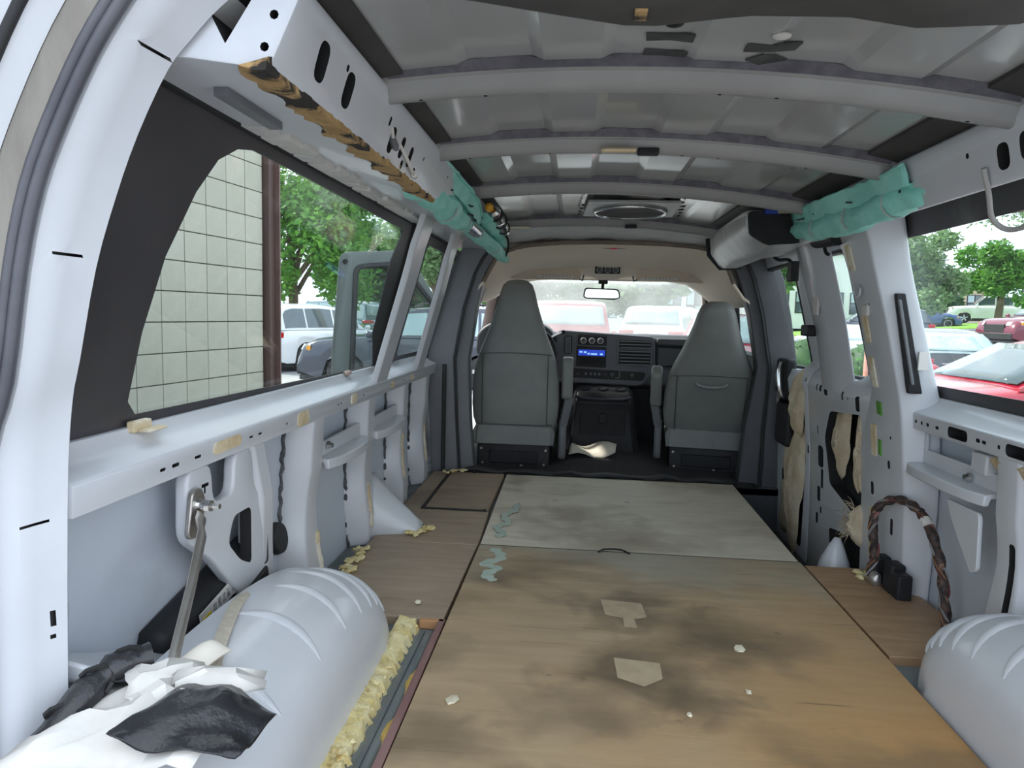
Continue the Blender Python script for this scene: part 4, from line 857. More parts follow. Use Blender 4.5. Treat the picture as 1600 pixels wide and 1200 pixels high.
# ------------------------------------------------------------------ plywood floor pieces
def plywood(name, c1, c2, stain, orange, ymin, ymax, omin, omax, dark=.45, spots_=(), grey=None):
    m = bpy.data.materials.new(name); m.use_nodes = True; t = m.node_tree; N = t.nodes; L = t.links; b = N['Principled BSDF']
    co = N.new('ShaderNodeTexCoord')
    def mp(sc_, rot=0):
        k = N.new('ShaderNodeMapping'); k.inputs['Scale'].default_value = sc_; k.inputs['Rotation'].default_value = (0, 0, rot); L.new(co.outputs['Object'], k.inputs['Vector']); return k.outputs['Vector']
    def nz(vec, s, d=6, dist=0.0):
        k = N.new('ShaderNodeTexNoise'); k.inputs['Scale'].default_value = s; k.inputs['Detail'].default_value = d; k.inputs['Distortion'].default_value = dist; L.new(vec, k.inputs['Vector']); return k.outputs['Fac']
    def rng(v, a, b_, c_=0.0, d=1.0):
        k = N.new('ShaderNodeMapRange'); k.inputs['From Min'].default_value = a; k.inputs['From Max'].default_value = b_; k.inputs['To Min'].default_value = c_; k.inputs['To Max'].default_value = d; L.new(v, k.inputs['Value']); return k.outputs['Result']
    def mul(a, b_):
        k = N.new('ShaderNodeMath'); k.operation = 'MULTIPLY'; k.use_clamp = True; L.new(a, k.inputs[0])
        if isinstance(b_, float): k.inputs[1].default_value = b_
        else: L.new(b_, k.inputs[1])
        return k.outputs[0]
    def add(a, b_):
        k = N.new('ShaderNodeMath'); k.operation = 'ADD'; L.new(a, k.inputs[0])
        if isinstance(b_, float): k.inputs[1].default_value = b_
        else: L.new(b_, k.inputs[1])
        return k.outputs[0]
    def mix(f, a, col):
        k = N.new('ShaderNodeMix'); k.data_type = 'RGBA'; L.new(f, k.inputs['Factor']); L.new(a, k.inputs['A'])
        k.inputs['B'].default_value = (*col, 1); return k.outputs['Result']
    g = nz(mp((1.6, 9, 1), .05), 3.0, 9, .6); r = N.new('ShaderNodeValToRGB'); e = r.color_ramp.elements
    e[0].position = .30; e[1].position = .70; e[0].color = (*c1, 1); e[1].color = (*c2, 1); L.new(g, r.inputs['Fac']); col = r.outputs['Color']
    sep = N.new('ShaderNodeSeparateXYZ'); L.new(co.outputs['Object'], sep.inputs[0])
    wob = rng(nz(mp((1, 1, 1)), 2.2, 5), .2, .8, -.45, .45)
    # bleached and greyed towards the front, orange shellac towards the rear right: wear with a shape of its own
    if orange:
        f1 = rng(add(add(sep.outputs['Y'], wob), mul(rng(sep.outputs['X'], .2, .9), -.0 + .0 if False else 0.0)), ymin, ymax); f2 = rng(add(sep.outputs['X'], wob), omin, omax)
        col = mix(mul(mul(f1, f2), .8), col, orange)
    blot = mul(rng(nz(mp((1, 1.5, 1)), 1.9, 7, .5), .50, .68), dark); col = mix(blot, col, stain)
    for (sx_, sy_, rx_, ry_, amt, sc_) in spots_:                       # dirt that collected round old fittings, ragged outline
        vm = N.new('ShaderNodeVectorMath'); vm.operation = 'SUBTRACT'; L.new(co.outputs['Object'], vm.inputs[0]); vm.inputs[1].default_value = (sx_, sy_, 0)
        vs = N.new('ShaderNodeVectorMath'); vs.operation = 'MULTIPLY'; L.new(vm.outputs[0], vs.inputs[0]); vs.inputs[1].default_value = (1 / rx_, 1 / ry_, 0)
        vl = N.new('ShaderNodeVectorMath'); vl.operation = 'LENGTH'; L.new(vs.outputs[0], vl.inputs[0])
        dd = add(vl.outputs['Value'], rng(nz(mp((1, 1, 1)), sc_, 7, .5), .2, .8, -.75, .75)); col = mix(mul(rng(dd, 1.05, .25), amt), col, tuple(x * .8 for x in stain))
    if grey:
        col = mix(mul(rng(add(sep.outputs['Y'], wob), grey[0], grey[1]), .75), col, grey[2])
    spots = mul(rng(nz(mp((1, 1, 1)), 9, 3), .70, .74), .5); col = mix(spots, col, (.06, .05, .045))
    scr = mul(rng(nz(mp((.8, 30, 1), .25), 2.5, 9), .66, .70), .5); col = mix(scr, col, tuple(x * .45 for x in stain))
    L.new(col, b.inputs['Base Color']); b.inputs['Roughness'].default_value = .52
    L.new(rng(g, .2, .8, .42, .66), b.inputs['Roughness'])
    bp = N.new('ShaderNodeBump'); bp.inputs['Strength'].default_value = .12; bp.inputs['Distance'].default_value = .003; L.new(nz(mp((1, 18, 1)), 8, 6), bp.inputs['Height']); L.new(bp.outputs['Normal'], b.inputs['Normal'])
    return m
PLY_R = plywood('plywood_rear', (.455, .325, .19), (.40, .285, .165), (.15, .105, .06), (.40, .195, .04), 2.5, 1.5, .0, .8, .85, [(.18, 2.20, .22, .16, .75, 6), (.20, 1.80, .24, .20, .8, 5), (.30, 1.68, .18, .12, .7, 7), (.55, 2.02, .20, .16, .5, 5), (.45, 2.0, .12, .25, .4, 6), (-.28, 1.45, .12, .2, .4, 6), (.70, 1.45, .3, .12, .5, 6), (.0, 1.55, .25, .08, .45, 6)], (2.35, 2.75, (.36, .33, .25)))
PLY_F = plywood('plywood_front', (.71, .645, .505), (.63, .565, .435), (.32, .245, .15), None, 0, 1, 0, 1, .6, [(.05, 3.1, .35, .30, .6, 5), (-.30, 3.85, .08, .25, .6, 7), (.8, 3.9, .2, .15, .5, 6), (.3, 2.85, .4, .1, .4, 6)])
PLY_L = plywood('plywood_left', (.38, .29, .205), (.33, .25, .175), (.17, .115, .075), None, 0, 1, 0, 1, .5)
PLY_O = plywood('plywood_right', (.42, .27, .15), (.33, .20, .11), (.16, .10, .07), None, 0, 1, 0, 1, .6)
def sheet(label, pts, zt, mt, th=.028, name='plywood_sheet'):
    cx = sum(p[0] for p in pts) / len(pts)
    m = MB(); m.poly([(x, y, zt - th) for x, y in pts], (0, 0, th)); o = m.build(name, mt, None, bevel=.0025)
    return tag(o, label, 'board', 'plywood floor pieces')
sheet('large tan plywood sheet nearest the rear opening, stained orange on its right', [(-.362, .90), (.892, .90), (.885, 2.734), (-.357, 2.738)], .0, PLY_R)
sheet('pale grey plywood sheet behind the front seats, middle of the floor', [(-.357, 2.750), (.885, 2.746), (.905, 4.02), (-.375, 4.02)], -.005, PLY_F)
sheet('brown plywood piece ahead of the left wheel housing', [(-.80, 2.04), (-.372, 2.04), (-.366, 2.742), (-.80, 2.742)], -.004, PLY_L)
sheet('L-shaped plywood piece along the left wall around the hatch board', [(-.80, 2.748), (-.366, 2.748), (-.380, 3.222), (-.705, 3.222), (-.715, 4.02), (-.80, 4.02)], -.004, PLY_L)
sheet('small rectangular plywood hatch board with dark gaps beside the driver seat', [(-.690, 3.238), (-.388, 3.238), (-.388, 4.02), (-.702, 4.02)], -.004, PLY_L, name='hatch_board')
sheet('reddish plywood offcut against the right wheel housing', [(.902, 1.99), (1.20, 1.99), (1.20, 2.715), (.895, 2.715)], -.004, PLY_O)
m = MB(); m.poly([(-.357, 2.7385, -.012), (.885, 2.7345, -.012), (.885, 2.7455, -.012), (-.357, 2.7495, -.012)], (0, 0, .010)); tag(m.build('joint_dirt', mat('packed_dirt', (.045, .038, .03), (.07, .06, .045), scale=30, rough=1)), 'packed dark dirt in the joint across the plywood floor', 'dirt')
hs = thing('hatch_hinge_strip', (-.70, 3.6, 0), 'black metal strip along the edge of the plywood hatch', 'strip')
m = MB(); m.box(-.7035, -.6915, 3.2385, 4.0, -.006, .001); m.build('long_strip', BLACKM, hs)
m = MB(); m.box(-.7035, -.392, 3.2235, 3.2365, -.006, .001); m.build('cross_strip', BLACKM, hs)
for x, y in [(-.40, 3.226), (-.56, 4.0), (-.70, 4.0)]:
    m = MB(); m.lathe([(0, .010), (.006, .007), (.006, .0001)], (x, y, .0), (0, 0, 1), 8); m.build('screw', BLACKM, hs)
# maroon batten that edges the big sheet, with broken tan filler
ba = thing('edge_batten', (-.375, 1.5, 0), 'maroon-painted wooden batten along the left edge of the rear plywood sheet', 'batten')
m = MB(); m.box(-.384, -.364, .90, 2.035, -.028, -.001); m.build('batten', mat('maroon_wood', (.20, .10, .09), (.26, .145, .13), scale=12, rough=.7, stretch=(1, .2, 1)), ba, bevel=.002)
m = MB(); L = []
for i in range(50):
    y = lerp(1.0, 1.75, i / 49); w_ = max(.001, .010 * math.sin(i * .45) + .006 * R.random()); L.append([V((-.384, y, -.028)), V((-.384, y, -.008)), V((-.387 - w_, y, -.016)), V((-.390 - w_, y, -.028))])
m.loft(L); m.build('filler_bead', mat('orange_filler', (.62, .42, .12), (.50, .32, .08), scale=20, rough=.9, bump=.6), ba)
m = MB(); m.box(-.44, -.366, 2.018, 2.038, -.028, -.001); m.build('end_batten', mat('orange_wood', (.42, .22, .10), (.5, .28, .13), scale=10, rough=.7, stretch=(.2, 1, 1)), ba, bevel=.002)
# crumbled yellow foam strip beside the left wheel housing
fs = MB(); L = []
for i in range(90):
    y = lerp(.90, 2.03, i / 89); r0 = R.random()
    L.append([V((-.505, y, -.03)), V((-.503, y, .000 + .006*R.random())), V((-.487, y, .003 + .007*R.random())), V((-.470, y, -.004 + .008*R.random())), V((-.458 + .010*R.random(), y, -.008 + .010*R.random())), V((-.448 + .012*r0, y, -.03))])
fs.loft(L)
for _ in range(120):
    y = R.uniform(.95, 2.02); q = R.uniform(.003, .008); fs.ball((R.uniform(-.50, -.445), y, R.uniform(-.022, .008)), (q, q, q*.7), 6, 4, jit=.3)
o = fs.build('foam_strip', CRUMB); tag(o, 'crumbling yellow foam strip along the foot of the left wheel housing', 'foam')
# marks left on the boards: flaking tape squares, pale green paint, chips
def mark(name, pts, z, mt, label, cat, th=.0012, group=None):
    m = MB(); m.poly([(x, y, z) for x, y in pts], (0, 0, th)); o = m.build(name, mt); return tag(o, label, cat, group)
PALE = mat('pale_residue', (.50, .39, .25), (.43, .33, .21), scale=16, rough=.8)
mark('adhesive_residue', [(.108, 2.255), (.238, 2.24), (.245, 2.14), (.205, 2.12), (.21, 2.06), (.172, 2.06), (.172, 2.125), (.118, 2.14)], .0, PALE, 'pale paddle-shaped residue on the middle of the rear plywood', 'residue', group='residue patches')
mark('adhesive_residue', [(.130, 1.86), (.252, 1.845), (.25, 1.765), (.20, 1.72), (.135, 1.755)], .0, PALE, 'pale five-sided residue on the rear plywood nearer the opening', 'residue', group='residue patches')
MINT = mat('mint_paint', (.48, .55, .46), (.42, .50, .42), scale=20, rough=.7)
def blob(path, w_, label):
    L = smooth_path([(x, y, 0) for x, y in path], 8); l = []; r_ = []
    for i, p in enumerate(L):
        t = (L[min(i+1, len(L)-1)] - L[max(i-1, 0)]).normalized(); n = V((-t.y, t.x, 0)); ww = w_ * (.55 + .45 * math.sin(i * .55) ** 2) * (1 if 0 < i < len(L) - 1 else .4)
        l.append(p + n * ww); r_.append(p - n * ww)
    m = MB(); m.loft([[a + V((0, 0, z)) for a, z in ((l[i], .0), (r_[i], .0), (r_[i], .0015), (l[i], .0015))] for i in range(len(L))]); o = m.build('dried_paint', MINT); tag(o, label, 'paint', 'mint paint spills')
blob([(-.255, 3.36), (-.262, 3.25), (-.30, 3.16), (-.275, 3.05), (-.315, 2.98), (-.28, 2.90), (-.30, 2.85)], .022, 'pale green paint spill on the front plywood sheet')
blob([(-.30, 2.70), (-.265, 2.64), (-.26, 2.58), (-.31, 2.53), (-.26, 2.48), (-.29, 2.42), (-.255, 2.36)], .024, 'pale green paint spill at the left edge of the rear plywood')
CHIP = mat('cream_chip', (.78, .72, .55), (.7, .62, .45), rough=.8)
for x, y, q, lb in [(.485, 1.955, .017, 'largest cream wood chip right of the residue patches'), (.455, 1.725, .008, 'small cream crumb right of the five-sided residue'), (.292, 1.60, .006, 'tiny cream crumb below the five-sided residue'), (-.262, 1.59, .016, 'cream wood chip beside the maroon batten'), (.13, 1.30, .012, 'cream wood chip near the rear edge of the floor'), (-.47, 2.135, .010, 'cream crumb on the brown plywood piece ahead of the left wheel housing')]:
    m = MB(); m.ball((x, y, .003), (q, q * 1.5, .004), 6, 4, jit=.35); tag(m.build('wood_chip', CHIP), lb, 'chip', 'cream chips on the floor')
wi = MB(); wi.tube(smooth_path([(.115, 2.715, .004), (.14, 2.745, .006), (.20, 2.75, .006), (.235, 2.715, .004)], 5), .0035, 6); tag(wi.build('wire_scrap', BLACKP), 'curved black wire scrap lying on the plywood joint', 'wire')

# ------------------------------------------------------------------ jack, stay and papers by the left wheel housing
js = thing('jack_stay', (-.76, 1.2, .2), 'grey steel stay bar bolted to the bracket on the left wall', 'bar')
a, b = V((-.782, 1.412, .475)), V((-.698, 1.105, .272))
def bent(p, q): return p.lerp(q, 0)
m = MB(); d_ = (b - a); up = V((1, 0, .2))
L = []
side_ = d_.normalized().cross(up).normalized()
for t, w_, lift in [(0, .021, 0), (.06, .022, .0), (.14, .019, .012), (.5, .017, .018), (.9, .018, .02), (1.0, .019, .02)]:
    p = a + d_ * t + up.normalized() * lift
    L.append([p - side_ * w_, p - side_ * w_ * .5 + up.normalized() * .006, p + side_ * w_ * .5 + up.normalized() * .006, p + side_ * w_, p + side_ * w_ * .5 - up.normalized() * .004, p - side_ * w_ * .5 - up.normalized() * .004])
m.loft(L); m.build('bar', STEEL, js, bevel=.002)
m = MB(); P = [(y, z) for y, z in rounded([(1.375, .43), (1.425, .425), (1.45, .50), (1.43, .535), (1.395, .53)], .02)]; m.poly([(X(-1, .973), y, z) for y, z in P], (.012, 0, 0)); m.build('eye_plate', STEEL, js, bevel=.003)
m = MB(); m.lathe([(0, .018), (.006, .018), (.006, .012), (.018, .012), (.018, .0001)], (X(-1, .962), 1.415, .497), (1, -.1, 0), 12); m.build('washer', CHROME, js)
m = MB(); m.lathe([(0, .013), (.014, .013), (.014, .006), (.034, .006), (.034, .0001)], (X(-1, .945), 1.415, .497), (1, -.1, 0), 6); m.build('bolt', CHROME, js)
jk = thing('scissor_jack', (-.85, 1.5, .2), 'black jack with a white and yellow sticker tucked behind the stay bar', 'jack')
p, q = V((-.862, 1.36, .205)), V((-.862, 1.80, .285))
m = MB(); m.tube([p + V((0, -.02, .0)), p, p.lerp(q, .5), q], [.022, .045, .045, .04], 10, flat=.9); m.build('jack_body', BLACKP, jk, smooth=50)
p2, q2 = V((-.815, 1.38, .13)), V((-.815, 1.78, .215))
m = MB(); m.bar(p2, q2, .035, .045); m.build('jack_arm', BLACKM, jk, bevel=.008)
sb = (q - p).normalized(); sn = V((1, 0, 0)); su = sb.cross(sn)
def lab(t0, t1, w0, w1, off): return [p + (q-p)*t + su*w_ + V((.046 + off, 0, 0)) for t, w_ in ((t0, w0), (t1, w0), (t1, w1), (t0, w1))]
m = MB(); m.poly(lab(.22, .66, -.010, .030, 0), (.002, 0, 0)); m.build('sticker', PAPER, jk)
m = MB(); m.poly(lab(.24, .32, .006, .026, .002), (.001, 0, 0)); m.build('sticker_warning_square', mat('sticker_yellow', (.85, .68, .03), (.8, .6, .03), rough=.5), jk)
for k in range(6):
    m = MB(); m.poly(lab(.35 + k*.048, .38 + k*.048, -.004 + R.uniform(-.002, .004), .022, .002), (.0008, 0, 0)); m.build('sticker_drawing', mat('sticker_ink', (.12, .12, .13), (.5, .5, .5), scale=90, rough=.6) if 'sticker_ink' not in bpy.data.materials else bpy.data.materials['sticker_ink'], jk)
m = MB(); m.lathe([(0, .05), (.018, .045), (.018, .0001)], (-.885, 2.02, .225), (1, 0, .2), 18); tag(m.build('rubber_plug', RUBBER), 'round black rubber plug on the left wall beside the bracket', 'plug')
# cream strap over the dome
m = MB(); pts = smooth_path([(-.762, 1.66, .225), (-.757, 1.60, .243), (-.735, 1.48, .262), (-.70, 1.36, .268), (-.66, 1.24, .268), (-.62, 1.14, .267)], 6)
m.tube(pts, .016, 6, flat=.22, up=(0, 0, 1)); tag(m.build('cloth_strap', mat('cream_webbing', (.62, .56, .46), (.52, .46, .37), scale=60, rough=.95, bump=.8, bscale=200), smooth=60), 'cream webbing strap draped over the left wheel housing', 'strap')
# crumpled papers
def crumple(name, label, corners, nx, ny, amp, seed, mt=PAPER, zoff=None, thick=.002):
    rr = random.Random(seed); A, B, C_, D = [V(c) for c in corners]
    H = [[rr.uniform(-amp, amp) for _ in range(nx + 1)] for _ in range(ny + 1)]
    rows = []
    for j in range(ny + 1):
        row = []
        for i in range(nx + 1):
            u_, v_ = i / nx, j / ny; p_ = A.lerp(B, u_).lerp(D.lerp(C_, u_), v_)
            e = 1.0
            row.append(p_ + V((H[j][i] * .5, H[j][(i + 2) % (nx + 1)] * .5, H[j][i] + .03 * math.sin(u_ * math.pi) * math.sin(v_ * math.pi))))
        rows.append(row)
    m = MB(); m.grid(rows); o = m.build(name, mt, smooth=28 if mt is PAPER else 180, solid=thick, subsurf=0 if mt is PAPER else 1); return tag(o, label, 'paper', 'crumpled white papers')
crumple('crumpled_paper', 'largest crumpled white paper in the rear left corner', [(-.84, .90, .24), (-.52, .90, .27), (-.53, 1.06, .285), (-.76, 1.08, .285)], 8, 7, .014, 3)
crumple('crumpled_paper', 'white paper scrap folded at the foot of the steel stay bar', [(-.74, 1.07, .305), (-.66, .97, .30), (-.56, 1.05, .295), (-.66, 1.15, .295)], 6, 5, .012, 5)
crumple('crumpled_paper', 'white paper strip lying over the black plastic bundle', [(-.64, 1.06, .32), (-.60, 1.0, .315), (-.49, 1.08, .29), (-.52, 1.13, .295)], 6, 3, .010, 8)
crumple('crumpled_paper', 'cream torn paper leaning on the rear ledge', [(-.70, 1.12, .285), (-.63, 1.10, .285), (-.60, 1.20, .30), (-.66, 1.21, .30)], 4, 4, .008, 11, mt=mat('cream_paper', (.78, .73, .64), (.7, .65, .56), rough=.9))
def bundle(label, pts, r, seed, name='black_plastic_bundle'):
    rr = random.Random(seed); t_ = thing(name, pts[0], label, 'plastic')
    path = smooth_path(pts, 5); m = MB(); m.tube(path, [r * rr.uniform(.8, 1.15) for _ in path], 9, flat=.8); m.build('plastic_wrap', mat('crinkled_black_' + str(seed), (.014, .014, .016), (.03, .03, .033), rough=.3, bump=1.0, bscale=24), t_, smooth=80)
    for k in range(3):
        q_ = path[len(path) * (k + 1) // 4]; m = MB(); m.tube([q_ + V((r*.9*math.cos(a_), .01*math.sin(a_*2), r*.85*math.sin(a_))) for a_ in zr(0, 2*math.pi, 13)], .005, 5, caps=False); m.build('wrap_tie', BLACKM, t_)
bundle('black wrapped plastic bundle on the rear ledge beside the white post', [(-.80, .94, .22), (-.775, 1.0, .28), (-.75, 1.07, .315), (-.71, 1.11, .318)], .027, 1)
o = crumple('black_plastic_sheet', 'black crumpled plastic sheet on top of the left wheel housing', [(-.66, .90, .30), (-.46, .91, .275), (-.455, 1.05, .27), (-.60, 1.07, .315)], 7, 7, .014, 2, mt=mat('crinkled_black_sheet', (.012, .012, .014), (.03, .03, .033), rough=.28, bump=1.0, bscale=24)); o['category'] = 'plastic'; del o['group']

# ------------------------------------------------------------------ overhead items
def airbag(label, tube_pts, tube_r, panel, ties, open_end, seed):
    rr = random.Random(seed); t_ = thing('curtain_airbag', tube_pts[0], label, 'airbag', group='folded curtain airbags')
    path = smooth_path(tube_pts, 8); n = len(path)
    rad = [interp(i / (n - 1), tube_r) * rr.uniform(.93, 1.07) for i in range(n)]
    m = MB(); m.tube(path, rad, 14, caps=False); p0_ = rr.random() * 6
    for i_ in range(len(m.v)):
        k_, a_ = divmod(i_, 14); q_ = 1 + .10 * math.sin(k_ * .5 + a_ * .9 + p0_) + .07 * math.sin(k_ * 1.1 - a_ * 1.35) + (.10 if a_ in (3, 8) else 0) - (.12 if a_ in (4, 9) else 0)
        m.v[i_] = tuple(path[k_] + (V(m.v[i_]) - path[k_]) * q_)
    m.build('rolled_tube', TEAL, t_, smooth=50, solid=.004)
    A, B = [smooth_path(p, 8) for p in panel]; k = min(len(A), len(B)); rows = []
    for j in range(7):
        v_ = j / 6; rows.append([A[i].lerp(B[i], v_) + V((rr.uniform(-.003, .003), 0, .012 * math.sin(v_ * math.pi * 3) + rr.uniform(-.003, .003))) for i in range(k)])
    m = MB(); m.grid(rows); m.build('folded_panel', TEAL, t_, smooth=50, solid=.007)
    for i in range(1, ties):
        q_ = path[i * (n - 1) // ties]; r_ = rad[i * (n - 1) // ties] * 1.08
        tdir = (path[min(n - 1, i*(n-1)//ties + 1)] - q_).normalized(); u_ = tdir.orthogonal().normalized(); w_ = tdir.cross(u_)
        m = MB(); m.tube([q_ + (u_*math.cos(a_) + w_*math.sin(a_)) * r_ for a_ in zr(0, 2*math.pi, 15)], .0035, 5, caps=False); m.build('tape_band', mat('clear_tape', (.30, .36, .33), (.4, .45, .42), rough=.3) if 'clear_tape' not in bpy.data.materials else bpy.data.materials['clear_tape'], t_)
    for i in range(8):
        a_ = A[k * (i + 1) // 10]; b_ = B[k * (i + 1) // 10]; c_ = a_.lerp(b_, .25 + .5 * rr.random()) + V((0, 0, -.012)); m = MB(); m.tube([c_, c_ + V((rr.uniform(-.02, .02), rr.uniform(-.03, .03), -.004)), c_ + V((rr.uniform(-.02, .02), .035, .0))], .003, 5); m.build('stitch', RUBBER, t_)
    return t_
ab = airbag('teal folded curtain airbag tied along the left roof rail', [(-.515, 2.02, 1.315), (-.50, 2.2, 1.305), (-.475, 2.5, 1.285), (-.455, 2.75, 1.268), (-.435, 3.0, 1.255), (-.40, 3.3, 1.225), (-.37, 3.58, 1.195)], [(0, .036), (.12, .040), (.3, .044), (.45, .036), (.55, .026), (.8, .03), (1, .022)],
    [[(-.425, 2.04, 1.385), (-.405, 2.3, 1.375), (-.385, 2.7, 1.345), (-.40, 2.95, 1.31)], [(-.50, 2.06, 1.335), (-.485, 2.3, 1.33), (-.455, 2.7, 1.295), (-.43, 2.95, 1.275)]], 6, True, 4)
m = MB(); P = smooth_path([(-.405, 2.98, 1.315), (-.385, 3.2, 1.29), (-.36, 3.45, 1.245)], 6); m.tube(P, [.030, .036, .034, .036, .03, .033, .036, .03, .034, .032, .028, .02, .014][:len(P)], 9, flat=.75); m.build('folded_tail', TEAL, ab, smooth=45)
m = MB(); m.tube([(-.445, 2.80, 1.268), (-.435, 2.98, 1.258)], .030, 12); m.build('steel_sleeve', CHROME, ab, smooth=60)
inf = thing('gas_inflator', (-.36, 3.05, 1.34), 'silver gas cylinder with orange plug beside the left airbag', 'cylinder')
m = MB(); m.lathe([(0, .012), (.01, .024), (.03, .026), (.032, .023), (.12, .023), (.122, .026), (.20, .026), (.202, .022), (.26, .022), (.28, .012)], (-.362, 2.98, 1.345), (.10, 1, -.22), 16); m.build('cylinder', CHROME, inf, smooth=40)
m = MB(); m.ball((-.375, 2.95, 1.352), (.018, .018, .018), jit=.1); m.build('orange_plug', BRASS, inf)
for k in (.06, .15, .22):
    q_ = V((-.362, 2.98, 1.345)) + V((.10, 1, -.22)).normalized() * k; ax_ = V((.10, 1, -.22)).normalized(); u_ = ax_.orthogonal().normalized(); w_ = ax_.cross(u_)
    m = MB(); m.tube([q_ + (u_*math.cos(a_) + w_*math.sin(a_)) * .027 for a_ in zr(0, 2*math.pi, 15)], .004, 5, caps=False); m.build('clamp', BLACKM, inf)
m = MB(); m.tube(smooth_path([(-.35, 3.24, 1.29), (-.33, 3.30, 1.26), (-.34, 3.42, 1.23), (-.36, 3.5, 1.20)], 5), .006, 6); m.build('wire', BLACKP, inf)
airbag('teal folded curtain airbag tied along the right roof rail', [(.935, 1.88, 1.268), (.91, 1.95, 1.266), (.885, 2.05, 1.262), (.87, 2.25, 1.252), (.865, 2.5, 1.252), (.865, 2.75, 1.262), (.875, 2.98, 1.285)], [(0, .027), (.1, .026), (.2, .032), (.45, .040), (.7, .044), (1, .034)],
    [[(.822, 1.96, 1.330), (.82, 2.2, 1.328), (.805, 2.6, 1.335), (.835, 2.97, 1.345)], [(.875, 2.00, 1.262), (.862, 2.2, 1.25), (.85, 2.6, 1.25), (.865, 2.97, 1.285)]], 5, True, 9)
# foil-wrapped duct
dt = thing('foil_wrapped_duct', (.82, 3.5, 1.3), 'silver foil-wrapped air duct hanging at the right front corner of the roof', 'duct')
L = []
for y, x0, x1, z0, z1 in [(3.02, .665, .90, 1.225, 1.365), (3.10, .662, .905, 1.205, 1.37), (3.35, .665, .905, 1.20, 1.372), (3.62, .672, .90, 1.205, 1.37), (3.85, .69, .895, 1.20, 1.368), (4.02, .705, .89, 1.195, 1.36), (4.07, .735, .87, 1.215, 1.345)]:
    pts = rounded([(x0, z1), (x0 + .01, lerp(z0, z1, .45)), (lerp(x0, x1, .4), z0), (x1, z0 + .01), (x1 + .03, z1)], .03, 3)
    L.append([V((x + R.uniform(-.003, .003), y, z + R.uniform(-.003, .003))) for x, z in pts])
m = MB(); m.loft(L); m.build('duct_wrap', FOILD, dt, smooth=50)
m = MB(); m.poly([(x, 3.0, z) for x, z in rounded([(.675, 1.36), (.685, 1.27), (.76, 1.225), (.89, 1.235), (.915, 1.36)], .02)], (0, .03, 0)); m.build('duct_mouth', DARK, dt)
m = MB(); m.tube([(x, 4.05, z) for x, z in [(.70, 1.36), (.712, 1.27), (.775, 1.20), (.88, 1.205), (.905, 1.28)]], .012, 6); m.build('duct_cuff', BLACKP, dt)
m = MB(); m.box(.735, .795, 2.965, 2.995, 1.345, 1.375); m.build('blue_tag', mat('blue_tag', (.03, .08, .5), (.03, .07, .4), rough=.5), dt)
m = MB(); m.poly([(x, y, 1.345) for x, y in [(.76, 2.78), (.90, 2.80), (.91, 2.95), (.78, 2.96)]], (0, 0, .012)); tag(m.build('tan_foam_block', TANFOAM), 'torn tan foam block above the right airbag', 'foam')
m = MB(); m.box(.875, .925, 2.90, 2.95, 1.325, 1.36); m.ball((.885, 2.89, 1.345), (.014, .012, .014)); tag(m.build('yellow_connector', mat('yellow_connector', (.7, .5, .03), (.05, .05, .05), scale=30, rough=.5)), 'yellow and black wiring connector above the right airbag', 'connector')
m = MB(); m.lathe([(0, .026), (.20, .030), (.21, .02)], (.93, 2.70, 1.222), (-.05, 1, .06), 12); tag(m.build('black_canister', BLACKP, smooth=40), 'short black canister under the far end of the right airbag', 'canister')
# ceiling speaker ring with its bracket
sp = thing('ceiling_speaker_ring', (.23, 3.42, 1.41), 'oval silver-rimmed speaker opening on the ceiling near the front', 'speaker')
ctr = V((.23, 3.44, 1.408))
pts = [ctr + V((.165*math.cos(a_), .19*math.sin(a_), 0)) for a_ in zr(0, 2*math.pi, 37)]
m = MB(); m.tube(pts, .009, 8, caps=False); m.build('rim', CHROME, sp, smooth=60)
m = MB(); m.poly([ctr + V((.16*math.cos(a_), .185*math.sin(a_), -.002)) for a_ in zr(0, 2*math.pi * 35/36, 36)], (0, 0, .006)); m.build('opening', mat('speaker_dark', (.05, .05, .05), (.12, .11, .11), scale=3, rough=.8), sp)
m = MB(); m.poly([(x, y, 1.413) for x, y in [(.03, 3.16), (.43, 3.16), (.45, 3.62), (.01, 3.62)]], (0, 0, .010)); m.build('mount_plate', BOWP, sp, bevel=.003)
for s_ in (-1, 1):
    for k in range(4):
        m = MB(); m.poly([(.23 + s_ * (.215 + .006 * k), 3.22 + k * .10 + dy, 1.4105) for dy in (0, .05)] + [(.23 + s_ * (.228 + .006 * k), 3.22 + k * .10 + dy, 1.4105) for dy in (.05, 0)], (0, 0, .002)); m.build('mount_slot', DARK, sp)
# foil sheet above the headliner edge
m = MB(); rows = [[V((x, y, roofz(x, 3.9) - .016 - .075 * max(0, (y - 3.98) / .25) ** 1.2 + R.uniform(-.002, .002))) for x in zr(-.42, .74, 30)] for y in zr(3.91, 4.22, 9)]
m.grid(rows); tag(m.build('foil_insulation_sheet', FOIL, smooth=60, solid=.006), 'silver foil insulation sheet between the last roof bow and the beige headliner', 'insulation')
